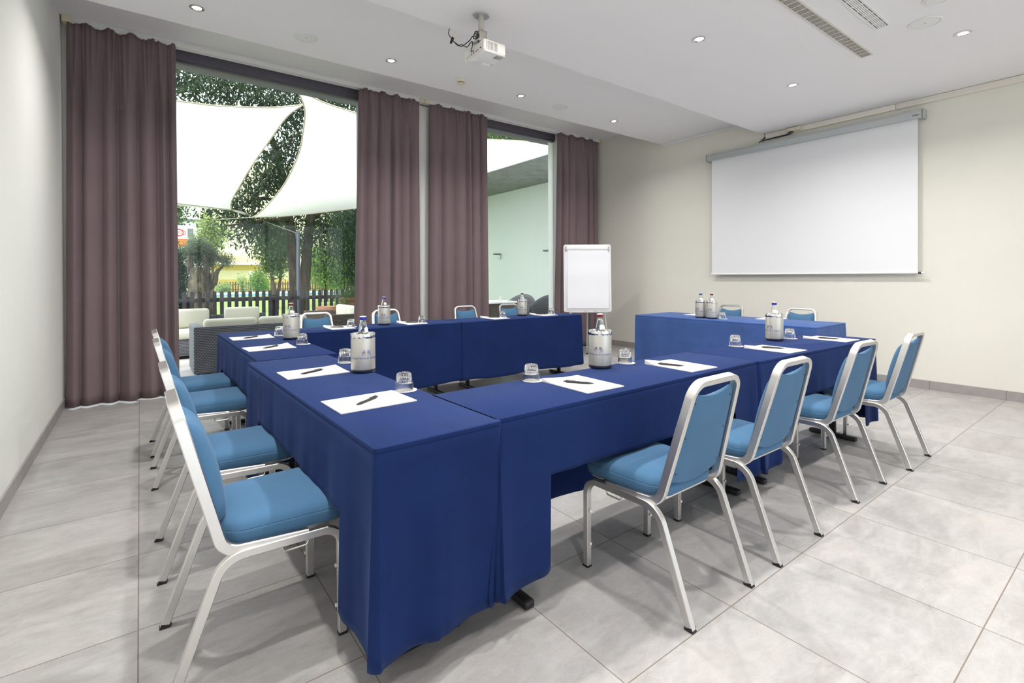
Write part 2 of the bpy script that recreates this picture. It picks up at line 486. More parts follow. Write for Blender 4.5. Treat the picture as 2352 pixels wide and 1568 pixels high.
sd = bpy.data.lights.new('sun', 'SUN'); sun = bpy.data.objects.new('sun', sd); COL.objects.link(sun)
sd.energy = SUN; sd.angle = math.radians(6); sd.color = (1, .98, .95)
sun.rotation_euler = Vector((.30, .30, -.90)).to_track_quat('-Z', 'Y').to_euler()
S.view_settings.view_transform = 'Standard'; S.view_settings.look = 'None'; S.view_settings.gamma = 1; S.view_settings.use_curve_mapping = False
S.view_settings.exposure = EXPO
cyc = S.cycles
cyc.max_bounces = 14; cyc.diffuse_bounces = 6; cyc.glossy_bounces = 5; cyc.transmission_bounces = 10; cyc.transparent_max_bounces = 16
cyc.sample_clamp_indirect = 6; cyc.caustics_reflective = False; cyc.caustics_refractive = True; cyc.blur_glossy = .5
cyc.use_denoising = True
# ------------------------------------------------------------------ room shell
XL, XR, YB, YW = -.6, 6.9, -3.4, 6.68
b = BM(); box(b, XL-.1, XR+.1, YB-.1, 6.95, -.12, 0); struct('floor', b, M['floor'])
b = BM()
box(b, XL-.1, XR+.1, YB-.1, 3.40, 3.19, 4.3); box(b, XL-.1, XR+.1, 3.40, 5.07, 3.41, 4.3); box(b, XL-.1, XR+.1, 5.07, 6.62, 3.79, 4.3)
struct('ceiling', b, M['ceil'])
b = BM(); box(b, XL-.25, XL, YB-.1, 6.95, -.1, 4.3); struct('wall_left', b, M['wall_pale'])
b = BM(); box(b, XR, XR+.25, YB-.1, 6.95, -.1, 4.3); struct('wall_right', b, M['wall_cream'])
# window wall: lintel, pier between the two windows, right-hand return
b = BM()
box(b, XL, XR, 6.62, 6.95, 3.80, 4.3); box(b, 2.446, 4.40, 6.62, 6.76, 0, 3.80); box(b, 2.62, 4.25, 6.76, 6.95, 0, 3.80); box(b, 2.9, 3.7, 6.515, 6.62, 0, 3.72); box(b, 6.05, XR, 6.62, 6.95, 0, 3.80)
struct('wall_front', b, M['wall_pale'])
# back wall behind the camera with an unseen glazed opening, widened to light the ceiling
b = BM()
box(b, XL, XR, YB-.25, YB, 3.0, 4.3); box(b, XL, -.4, YB-.25, YB, 0, 3.0); box(b, 6.7, XR, YB-.25, YB, 0, 3.0); box(b, -.4, 6.7, YB-.25, YB, 0, .12)
struct('wall_back', b, M['wall_cream'])
b = BM()
for x in (-.36, 1.38, 3.15, 4.92, 6.66): box(b, x-.04, x+.04, YB-.16, YB-.08, .12, 3.0)
box(b, -.4, 6.7, YB-.16, YB-.08, .12, .2); box(b, -.4, 6.7, YB-.16, YB-.08, 2.92, 3.0)
w3 = struct('fill_window', b, M['dark_frame'])  # added glazing out of view, lets fill light into the room
b = BM(); box(b, -.36, 6.66, YB-.125, YB-.115, .16, 2.95); struct('window_pane', b, M['pane'], w3)
# front windows: frame with header bar, jambs, sill bar, and one pane each
def window(name, x0, x1, jl, jr, jmat):
    b = BM()
    box(b, x0, x1, 6.64, 6.76, 3.68, 3.80, .004); box(b, x0, x1, 6.66, 6.74, 3.655, 3.68); box(b, x0, x1, 6.64, 6.76, 0, .05, .004)
    if jl: box(b, x0, x0+.045, 6.65, 6.75, .05, 3.66, .004)
    if jr: box(b, x1-.045, x1+.004, 6.65, 6.75, .05, 3.66, .004)
    wo = struct(name, b, M['dark_frame'])
    b = BM(); box(b, x0+.01, x1-.01, 6.695, 6.707, .04, 3.67); struct('window_pane', b, M['pane'], wo)
    return wo
w1 = window('window_1', XL, 2.44, False, True, None)
w2 = window('window_2', 4.36, 5.96, True, False, None)
b = BM(); box(b, XL, XL+.035, 6.57, 6.66, 0, 3.78, .003); struct('window_frame', b, M['white'], w1)
b = BM(); box(b, 5.95, 6.06, 6.57, 6.76, 0, 3.80, .003); struct('window_frame', b, M['white'], w2)
# skirting tiles with joints (a groove every 60 cm)
def skirting(name, x, sgn):
    b = BM(); y = -3.39
    js = [y]+[.4050+.6010*k for k in range(-6, 11)]+[6.62]
    for a, c in zip(js, js[1:]):
        if c-a > .01: box(b, min(x, x+sgn*.011), max(x, x+sgn*.011), a+.0012, c-.0012, 0.0, .093, .0015, 1)
    struct(name, b, M['skirt'])
skirting('baseboard_left', XL, 1); skirting('baseboard_right', XR, -1)
# thin white cornice where the middle ceiling meets the screen wall, and the plaster bead under the low ceiling
b = BM(); box(b, XR-.03, XR, 3.41, 5.06, 3.375, 3.409, .004); struct('trim_1', b, M['white'])

# overhang and outside walls of this building
b = BM(); box(b, -3.0, 9.0, 6.951, 7.30, 3.79, 4.25, .01); struct('trim_2', b, M['grey_conc'])

b = BM(); box(b, -3.0, 9.0, -4.9, -3.66, 3.05, 3.3, .01); struct('sun_block_eave', b, M['grey_conc'])  # unseen eave, added to keep direct sun out of the back glazing
b = BM(); box(b, -20, 25, -30, -3.651, -.12, -.005); struct('bounce_yard', b, M['bounce_gravel'])  # unseen yard, whitened to throw sunlight up at the ceiling

# cable trunking along the top of the screen wall: two lengths meeting at a joint
tr = thing('cable_trunking', 'beige cable trunking running under the low ceiling above the projection screen', 'trunking', (XR, 0, 3.12))
for a, c in ((-3.3, 1.9), (1.903, 3.37)):
    b = BM(); box(b, -.035, -.001, a, c, 0, .066, .004)
    obj('trunking_length', b, M['trunk_pl'], tr)
b = BM(); box(b, -.075, -.036, 2.90, 3.07, .012, .062, .006)
t = thing('junction_box', 'beige junction box on the trunking above the projection screen', 'junction box', (XR, 0, 3.12))
obj('box_body', b, M['ivory'], t)
b = BM(); box(b, -.082, -.0751, 2.905, 3.065, .016, .058, .003); obj('box_lid', b, M['ivory'], t)
# dark leads from the box down behind the screen housing
for k, (dy, dz) in enumerate(((0, 0), (.02, .01), (.035, .004))):
    b = BM(); tube(b, fillet([(6.835-.004*k, 2.98+dy, 3.15), (6.825-.004*k, 3.0+dy, 3.095+dz), (6.80-.004*k, 3.3+dy*2, 3.082)], .08, 8), .006, 6)
    tag(obj('screen_cable', b, M['black']), 'dark cable looping from the junction box to the screen housing', 'cable', 'leads from the junction box to the screen housing')
for k in range(2):
    b = BM(); tube(b, fillet([(6.88, 3.385-.02*k, 3.20), (6.87, 3.36+.015*k, 3.14), (6.85, 3.40+.05*k, 3.077)], .06, 8), .006, 6)
    tag(obj('screen_cable', b, M['black']), 'dark cable dropping from the ceiling edge behind the screen housing', 'cable', 'leads dropping from the ceiling edge')

# ------------------------------------------------------------------ curtains and their rails
def rail(name, x0, x1, label, caps):
    t = thing(name, label, 'curtain rail', ((x0+x1)/2, 6.46, 3.79))
    L = (x1-x0)/2
    b = BM(); box(b, -L, L, -.045, -.012, -.055, 0, .003); box(b, -L, L, .012, .045, -.055, 0, .003); box(b, -L, L, -.012, .012, -.02, 0)
    obj('track', b, M['white'], t)
    for s in caps:
        b = BM(); box(b, s*L-.035, s*L+.035, -.06, .05, -.062, -.001, .006); obj('end_cap', b, M['ivory'], t)
rail('curtain_rail', -.55, 3.225, 'white curtain rail over the large garden window', (-1, 1))
rail('curtain_rail', 3.305, 6.83, 'white curtain rail over the narrow window beside the flipchart', (-1, 1))

def curtain(x0t, x1t, x0b, x1b, nf, seed, label, zb=.012, zt=3.745):
    rnd = random.Random(seed)
    # fold centres with uneven widths
    ws = [rnd.uniform(.55, 1.6) for _ in range(nf)]; tot = sum(ws); edges = [0]
    for a in ws: edges.append(edges[-1]+a/tot)
    amp = [rnd.uniform(.045, .085) for _ in range(nf)]; sk = [rnd.uniform(.30, .70) for _ in range(nf)]
    hd = [rnd.uniform(.75, 1.15) for _ in range(nf*3)]
    nu, nv = nf*26+1, 40
    def f(u, v):
        k = min(nf-1, max(0, next(i for i in range(nf) if u <= edges[i+1]+1e-9)))
        q = (u-edges[k])/(edges[k+1]-edges[k])
        q2 = q/(2*sk[k]) if q < sk[k] else .5+(q-sk[k])/(2*(1-sk[k]))
        fold = 1-abs(2*q2-1)**3.2
        z = zb+(zt-zb)*v
        top = max(0.0, (v-.955)/.045)            # gathered heading
        under = min(1.0, max(0.0, (v-.80)/.16))
        # fine pleats at the heading
        g = .5+.5*math.sin(2*PI*(u*nf*2.6+.3*math.sin(u*nf*3.1+seed)))
        d = amp[k]*fold*(1-.55*under)+.020*g*under*hd[int(u*nf*3) % len(hd)]
        d += .010*math.sin(u*31+seed+v*2.2)*(1-v)
        if top > 0: d = d*(1-.45*top*(1-top)*2)
        else: d *= 1.0
        s = min(1, v*1.0)
        xa = x0b+(x0t-x0b)*s**.8; xb = x1b+(x1t-x1b)*s**.8
        x = xa+(xb-xa)*u+.012*math.sin(q*2*PI)*(1-under)
        y = 6.40+.035-d*1.15-.015*(1-v)
        if top > .55: z += .020*math.sin(u*nf*4.3+seed)*((top-.55)/.45)-.012
        return (x, y, z)
    b = BM(); grid(b, nu, nv, f)
    t = thing('curtain', label, 'curtain', ((x0b+x1b)/2, 6.40, 0))
    o = obj('curtain_panel', b, M['curtain'], t, 180); o.location = -Vector(t.location)
    m = o.modifiers.new('cloth_thickness', 'SOLIDIFY'); m.thickness = .003; m.offset = 1
    # white hooks seen above the gathered heading
    rn = random.Random(seed+5)
    for k in range(6):
        u = (k+.5)/6+rn.uniform(-.03, .03); x = x0t+(x1t-x0t)*u
        b = BM(); tube(b, [(0, 0, .03), (.002, -.008, .012), (-.002, -.012, -.006), (.003, -.004, -.016)], .0035, 5)
        h = obj('hook', b, M['white'], t); h.location = Vector((x, 6.418, 3.742))-Vector(t.location)
    return t
curtain(-.552, .325, -.585, .335, 7, 3, 'mauve curtain hanging in the corner beside the pale side wall, longest in view')
curtain(2.315, 3.18, 2.205, 3.19, 6, 11, 'mauve curtain on the far side of the large garden window', zb=.02)
curtain(3.345, 4.335, 3.30, 4.355, 6, 23, 'mauve curtain between the white pier and the narrow window', zb=.02)
curtain(5.815, 6.80, 5.69, 6.83, 6, 31, 'mauve curtain behind the flipchart in the corner of the screen wall', zb=.02)
# loose white cable on the floor under the corner curtain
b = BM(); tube(b, fillet([(-.1, 6.42, .006), (.05, 6.33, .006), (.22, 6.34, .006), (.34, 6.30, .006), (.42, 6.18, .006), (.60, 6.16, .006)], .12, 6), .0055, 6)
tag(obj('floor_cable', b, M['white_pl']), 'thin white cable lying on the floor under the corner curtain', 'cable')

# ------------------------------------------------------------------ ceiling fittings
def downlight(loc, label, group=None, first=[None]):
    if first[0] is None:
        t = thing('downlight', label, 'downlight', loc, 0, group)
        b = BM(); lathe(b, [(.034, .0), (.046, -.006), (.052, -.004), (.052, 0.0), (.034, .012)], 32, caps=False); obj('trim_ring', b, M['chrome'], t)
        b = BM(); lathe(b, [(.047, -.0068), (.0475, -.002), (.036, -.001), (.034, -.004)], 32, caps=False); obj('reflector', b, M['steel'], t)
        b = BM(); lathe(b, [(0, -.006), (.020, -.005), (.0335, -.0005)], 24, caps=False); obj('lens', b, M['lamp'], t)
        first[0] = t
    else: t = dup(first[0], loc, 0, label, group)
    ld = bpy.data.lights.new('halogen', 'AREA'); ld.shape = 'DISK'; ld.size = .085; ld.energy = LAMP; ld.spread = math.radians(150); ld.color = (1, .975, .94)
    lo = bpy.data.objects.new('halogen', ld); COL.objects.link(lo); lo.location = (loc[0], loc[1], loc[2]-.012)
    return t
G = 'recessed ceiling downlights'
xs = (.38, 2.02, 3.66, 5.30)
for x, l in zip(xs, ('lit ceiling downlight above the corner curtain beside the pale side wall', 'lit ceiling downlight between the smoke detector and the round ceiling hatch',
                     'lit ceiling downlight just past the smoke detector', 'lit ceiling downlight near the curtain behind the flipchart')):
    downlight((x, 4.69, 3.41), l, G)
downlight((3.68, 2.34, 3.19), 'lit ceiling downlight between the projector and the dark grille', G)
downlight((5.34, 2.34, 3.19), 'lit ceiling downlight above the projection screen', G)
downlight((5.31, 1.025, 3.19), 'lit ceiling downlight beside the large round ceiling hatch', G)
for y in (2.34, 1.025):
    for x in ((.40, 2.04) if y > 2 else (.40, 2.04, 3.67)): downlight((x, y, 3.19), 'lit ceiling downlight over the camera end of the room', 'downlights over the camera end')
for y in (-.6,):
    for x in (.40, 2.04): downlight((x, y, 3.19), 'lit ceiling downlight over the camera end of the room', 'downlights over the camera end')

def hatch(loc, r, label, dark=False):
    t = thing('ceiling_hatch', label, 'ceiling hatch', loc)
    b = BM(); lathe(b, [(r*.86, -.001), (r*.87, -.006), (r*.97, -.006), (r, -.001)], 48, caps=False); obj('rim', b, M['white'], t)
    b = BM(); lathe(b, [(0, -.0045), (r*.80, -.0045), (r*.835, -.001)], 48, caps=False); obj('cover', b, M['white'], t)
    b = BM(); box(b, -.006, .006, -.0015, .0015, -.0065, -.0046); k = obj('latch', b, M['grille_dark'], t); k.rotation_euler = (0, 0, .9)
hatch((1.212, 4.69, 3.41), .105, 'round white ceiling hatch between the corner curtain and the projector')
hatch((4.30, 4.695, 3.41), .105, 'round white ceiling hatch above the narrow window')
hatch((4.852, 1.157, 3.19), .105, 'large round white ceiling hatch beside the slotted white grille')
hatch((4.50, 1.00, 3.19), .09, 'faint round ceiling hatch cut by the picture top edge')

t = thing('smoke_detector', 'small white smoke detector on the ceiling in front of the windows', 'smoke detector', (2.834, 4.70, 3.41))
b = BM(); lathe(b, [(.05, 0), (.05, -.012), (.044, -.018), (.043, -.03)], 32); obj('base', b, M['ivory'], t)
b = BM()
for k in range(12):
    a = 2*PI*k/12; box(b, .030, .036, -.005, .005, -.040, -.028, M=Matrix.Rotation(a, 4, 'Z'))
lathe(b, [(.026, -.028), (.026, -.041)], 24); obj('vent', b, M['grille_dark'], t)
b = BM(); lathe(b, [(.040, -.039), (.038, -.047), (.022, -.053), (0, -.054)], 32); obj('cap', b, M['ivory'], t)

def grille(x0, x1, y0, y1, z, label, nx, ny, dark, bar, hb, hx_):
    t = thing('ceiling_grille', label, 'ceiling grille', ((x0+x1)/2, (y0+y1)/2, z))
    L, W = (x1-x0)/2, (y1-y0)/2
    b = BM(); box(b, -L, L, -W, W, -.001, 0); obj('duct_backing', b, dark, t, 0)
    b = BM()
    box(b, -L-.012, L+.012, -W-.014, -W, -.006, 0); box(b, -L-.012, L+.012, W, W+.014, -.006, 0); box(b, -L-.012, -L, -W, W, -.006, 0); box(b, L, L+.012, -W, W, -.006, 0)
    obj('frame', b, bar, t, 0)
    b = BM()
    for k in range(1, ny): 
        y = -W+2*W*k/ny; box(b, -L, L, y-hb, y+hb, -.005, -.001)
    for k in range(1, nx):
        x = -L+2*L*k/nx; box(b, x-hx_, x+hx_, -W, W, -.0055, -.0012)
    obj('slats', b, bar, t, 0)
grille(2.3, 5.155, 1.603, 1.675, 3.19, 'long dark ceiling grille with pale bars', 38, 9, M['grille_dark'], M['beige_grille'], .0012, .0045)
grille(2.6, 4.655, 1.336, 1.410, 3.19, 'white slotted ceiling grille beside the dark one', 20, 6, M['grille_dark'], M['white'], .0044, .006)
# ------------------------------------------------------------------ lettering helper
def text_bm(body, size, ext=0.0, align='CENTER'):
    cu = bpy.data.curves.new('t', 'FONT'); cu.body = body; cu.size = size; cu.align_x = align; cu.align_y = 'CENTER'; cu.extrude = ext; cu.resolution_u = 3
    o = bpy.data.objects.new('t', cu); COL.objects.link(o)
    bpy.context.view_layer.update()
    me = bpy.data.meshes.new_from_object(o.evaluated_get(bpy.context.evaluated_depsgraph_get()))
    bpy.data.objects.remove(o); bpy.data.curves.remove(cu)
    b = BM(); b.from_mesh(me); bpy.data.meshes.remove(me)
    return b

# ------------------------------------------------------------------ projection screen
ps = thing('projection_screen', 'white pull-down projection screen hanging on the cream wall', 'projection screen', (6.834, 2.925, 3.0))
b = BM()
prof = [(-.055, -.045), (-.058, .02), (-.045, .048), (.045, .048), (.062, .03), (.062, -.045)]
a0 = [b.verts.new((x, -1.28, z)) for x, z in prof]; a1 = [b.verts.new((x, 1.27, z)) for x, z in prof]
b.faces.new(a0); b.faces.new(a1[::-1])
for i in range(6): b.faces.new((a0[i], a0[(i+1) % 6], a1[(i+1) % 6], a1[i]))
obj('housing', b, M['case'], ps, 20)
for s, y in ((-1, -1.285), (1, 1.275)):
    b = BM(); box(b, -.060, .0635, min(y, y+s*.008), max(y, y+s*.008), -.052, .053, .003); obj('end_cap', b, M['alu_pole'], ps)
for y in (-1.13, 1.20):
    b = BM(); box(b, .0, .0640, y-.035, y+.035, .049, .055, .002); tube(b, [(.02, y-.018, .055), (.02, y-.018, .075)], .007, 8); tube(b, [(.02, y+.018, .055), (.02, y+.018, .075)], .007, 8)
    obj('wall_bracket', b, M['steel'], ps)
b = BM()
def scr(u, v):
    return (.0+.0012*math.sin(u*9+1)*(1-v)*(.5+.5*math.sin(u*37)), -1.232+2.45*u, -1.722+1.69*v)
grid(b, 80, 14, scr); o = obj('screen_fabric', b, M['screen'], ps, 0); m = o.modifiers.new('t', 'SOLIDIFY'); m.thickness = .002
b = BM(); tube(b, [(0, -1.29, -1.728), (0, 1.235, -1.728)], .011, 12); obj('bottom_bar', b, M['white_pl'], ps)
for y0, y1 in ((-1.235, -1.262),):
    b = BM(); tube(b, [(0, y0, -1.728), (0, y1, -1.728)], .0125, 12); obj('bar_collar', b, M['grille_dark'], ps)
b = text_bm('ADEO', .024); b.transform(Matrix(((0, 0, -1, -.0592), (-1, 0, 0, -1.225), (0, 1, 0, -.012), (0, 0, 0, 1)))); obj('lettering', b, M['black'], ps, 0)

# ------------------------------------------------------------------ projector on its ceiling mount
pm = thing('projector', 'white ceiling projector hanging on a short grey pole mount', 'projector', (2.04, 3.09, 3.19))
b = BM(); poly_prism(b, [(.066*math.cos(a), .056*math.sin(a)) for a in [PI/8+k*PI/4 for k in range(8)]], -.010, 0); bmesh.ops.bevel(b, geom=[e for e in b.edges], offset=.002, segments=1, affect='EDGES'); obj('ceiling_plate', b, M['alu_pole'], pm, 20)
b = BM(); lathe(b, [(.022, -.01), (.022, -.145), (.017, -.146)], 20); obj('pole', b, M['steel'], pm)
b = BM(); box(b, -.034, .034, -.030, -.026, -.20, -.125, .001); box(b, -.034, .034, .026, .030, -.20, -.125, .001); box(b, -.034, .034, -.030, .030, -.130, -.122, .001)
for sx_ in (-1, 1): tube(b, [(sx_*.018, -.034, -.17), (sx_*.018, .034, -.17)], .006, 8)
obj('tilt_bracket', b, M['steel'], pm)
b = BM(); box(b, -.055, .055, -.05, .05, -.213, -.203, .002); box(b, -.03, .03, -.022, .022, -.204, -.19, .002); obj('mount_foot', b, M['alu_pole'], pm)
cx, cy_ = .055, .035       # body centre offset from plate centre
b = BM(); box(b, cx-.098, cx+.098, cy_-.135, cy_+.135, -.298, -.214, .012, 3); 
body = obj('projector_body', b, M['projw'], pm)
b = BM(); box(b, cx-.094, cx+.094, cy_-.131, cy_+.131, -.303, -.2985, .002); box(b, cx-.085, cx-.045, cy_+.03, cy_+.10, -.3055, -.303, .001); box(b, cx+.02, cx+.085, cy_+.055, cy_+.12, -.3065, -.303, .0015); obj('bottom_cover', b, M['white_pl'], pm)
b = BM(); box(b, cx+.03, cx+.092, cy_-.115, cy_-.06, -.3062, -.3031, .001); obj('foot_recess', b, M['steel'], pm)
b = BM()
for i in range(8):
    for j in range(9): box(b, cx-.075+i*.0125, cx-.075+i*.0125+.006, cy_-.1362, cy_-.1351, -.288+j*.0066, -.288+j*.0066+.004)
obj('vent_grille', b, M['grille_dark'], pm, 0)
b = BM()
for y, z, w_, h_ in ((-.09, -.27, .016, .010), (-.055, -.275, .010, .010), (-.03, -.277, .012, .008), (.0, -.278, .014, .009), (.03, -.279, .014, .009), (.055, -.28, .010, .008), (.08, -.281, .006, .010), (.10, -.281, .006, .008), (.012, -.258, .016, .009)):
    box(b, cx-.0992, cx-.0981, cy_+y-w_/2, cy_+y+w_/2, z-h_/2, z+h_/2)
obj('port_panel', b, M['grille_dark'], pm, 0)
b = BM(); lathe(b, [(.030, 0), (.030, .016), (.024, .018), (.020, .008), (0, .004)], 24); b.transform(Matrix.Translation((cx+.098, cy_+.075, -.262)) @ Matrix.Rotation(PI/2, 4, 'Y')); obj('lens', b, M['black'], pm)
# cables: from the ceiling slot to the body, with a plug and a white connector hanging
P0 = Vector((1.945, 3.395, 3.185))
def cab(pts, r, label, mat='black', rad=.05):
    b = BM(); tube(b, fillet(pts, rad, 7), r, 8)
    return tag(obj('projector_cable', b, M[mat]), label, 'cable', 'loose black leads at the projector')
LB = 'loose black lead looping between the projector and the ceiling edge'
cab([P0+Vector((0, 0, 0)), (1.915, 3.36, 3.12), (1.945, 3.33, 3.06), (1.99, 3.30, 3.02), (1.96, 3.22, 2.99), (1.99, 3.16, 3.02), (1.975, 3.11, 3.03), (2.00, 3.06, 3.0), (1.985, 3.05, 2.955)], .0035, LB)
cab([(1.965, 3.36, 3.075), (1.985, 3.33, 3.035), (1.975, 3.27, 3.025), (1.985, 3.20, 2.975), (1.98, 3.12, 3.0), (1.965, 3.09, 2.95), (1.975, 3.13, 2.925), (1.99, 3.15, 2.925)], .0035, LB)
cab([(1.985, 3.10, 3.035), (1.975, 3.065, 3.05), (1.985, 3.04, 3.02), (1.995, 3.09, 3.0), (1.985, 3.13, 3.02), (1.99, 3.10, 3.045)], .004, LB, rad=.03)
pg = thing('cable_plug', 'black plug and white connector hanging from the ceiling edge beside the projector', 'plug', (1.958, 3.372, 3.10))
b = BM(); lathe(b, [(.010, .012), (.0115, .0), (.009, -.03), (.005, -.038)], 12); obj('plug_body', b, M['black'], pg).rotation_euler = (.35, .25, 0)
b = BM(); lathe(b, [(.003, .075), (.004, .05), (.010, .044), (.0105, .014), (.008, .0125)], 12); obj('connector', b, M['ivory'], pg).rotation_euler = (.35, .25, 0)

# ------------------------------------------------------------------ flipchart easel
fr_, fn = Vector((.8, -.6, 0)), Vector((-.6, -.8, 0))
fc = thing('flipchart', 'white flipchart easel standing in front of the corner curtain by the screen wall', 'flipchart', (5.55, 5.455, 0), math.atan2(-.6, .8))
# local: x right along board, -y toward the camera, z up
def tilt(z): return .05*(z-.7)      # board leans back
Tb = Matrix.Translation((0, 0, .70)) @ Matrix.Rotation(-.05, 4, 'X')
b = BM(); poly = rrect(.735, 1.045, .03, 5); poly_prism(b, poly, 0, .022); b.transform(Tb @ Matrix.Translation((0, .011, .5225)) @ Matrix.Rotation(PI/2, 4, 'X')); obj('board_frame', b, M['white'], fc, 30)
b = BM(); box(b, -.345, .345, -.0145, -.0115, .015, 1.02, .001); b.transform(Tb); obj('board_face', b, M['screen'], fc)
b = BM()
def pg_(u, v): return (-.312+.635*u, -.020-.006*math.sin(PI*u)*(1-v)-.002*math.sin(v*14), .055+.93*v)
grid(b, 12, 24, pg_); b.transform(Tb); o = obj('paper_pad', b, M['flip_paper'], fc, 0); m = o.modifiers.new('t', 'SOLIDIFY'); m.thickness = .004; m.offset = 0
b = BM(); box(b, -.33, .33, -.032, -.012, .965, 1.012, .005); b.transform(Tb); obj('clamp_bar', b, M['white_pl'], fc)
for s in (-1, 1):
    b = BM(); box(b, s*.33-.013, s*.33+.013, -.036, -.011, .955, 1.02, .006); b.transform(Tb); obj('clamp_knob', b, M['alu_pole'], fc)
b = BM(); box(b, -.30, .30, -.055, -.012, -.012, -.006, .002); box(b, -.30, .30, -.057, -.052, -.012, .004, .001); b.transform(Tb); obj('pen_tray', b, M['alu_pole'], fc)
for s in (-1, 1):
    b = BM(); tube(b, [(s*.27, .035, 1.2), (s*.27, .02, .69), (s*.285, -.21, .012)], .011, 10); lg = obj('leg', b, M['alu_pole'], fc)
    b = BM(); lathe(b, [(.014, 0), (.015, .02), (.012, .03)], 12, (s*.285, -.21, 0)); obj('rubber_foot', b, M['black'], lg)
    b = BM(); lathe(b, [(.016, -.012), (.018, 0), (.016, .012)], 12, (s*.27, .015, .675)); obj('leg_knob', b, M['white_pl'], lg)
b = BM(); tube(b, [(0, .05, 1.15), (.01, .10, .68), (.03, .30, .012)], .012, 10); lg = obj('leg', b, M['alu_pole'], fc)
b = BM(); lathe(b, [(.014, 0), (.015, .02), (.012, .03)], 12, (.03, .30, 0)); obj('rubber_foot', b, M['black'], lg)
b = BM(); box(b, -.26, .26, .028, .042, 1.13, 1.16, .002); obj('cross_bar', b, M['alu_pole'], fc)
# marker pens on the tray
for k, (x, mt, lab) in enumerate(((-.09, 'cap_red', 'red marker pen on the flipchart tray'), (.06, 'leafpen', 'green marker pen on the flipchart tray'))):
    if mt == 'leafpen': M[mt] = plain('green_plastic', lin(40, 130, 100), .4)
    p = fc.matrix_basis @ Vector((x, -.042, .70+.001))
    t = thing('marker_pen', lab, 'marker', p, fc.rotation_euler.z)
    b = BM(); tube(b, [(-.06, 0, 0), (.03, 0, 0)], .0075, 10); obj('pen_barrel', b, M['white_pl'], t)
    b = BM(); tube(b, [(.03, 0, 0), (.065, 0, 0)], .008, 10); obj('pen_cap', b, M[mt], t)
# ------------------------------------------------------------------ tables and their cloths
ZT = .765
def table(name, label, c, L, W, rz, group, inset=(.19, .19)):
    t = thing('folding_table', label, 'table', (c[0], c[1], 0), rz, group)
    b = BM(); box(b, -L/2+.012, L/2-.012, -W/2+.012, W/2-.012, ZT-.030, ZT-.004, .003); obj('table_top', b, M['wood_table'], t)
    for s in (-1, 1):
        x = s*(L/2-inset[0 if s < 0 else 1])
        b = BM(); box(b, x-.015, x+.015, -.022, .022, .025, ZT-.032, .003); box(b, x-.02, x+.02, -W*.38, W*.38, ZT-.055, ZT-.032, .003)
        lg = obj('leg', b, M['black_metal'], t)
        b = BM(); box(b, x-.022, x+.022, -W*.5+.06, W*.5-.06, .004, .032, .006); obj('foot_bar', b, M['black_metal'], lg)
    return t

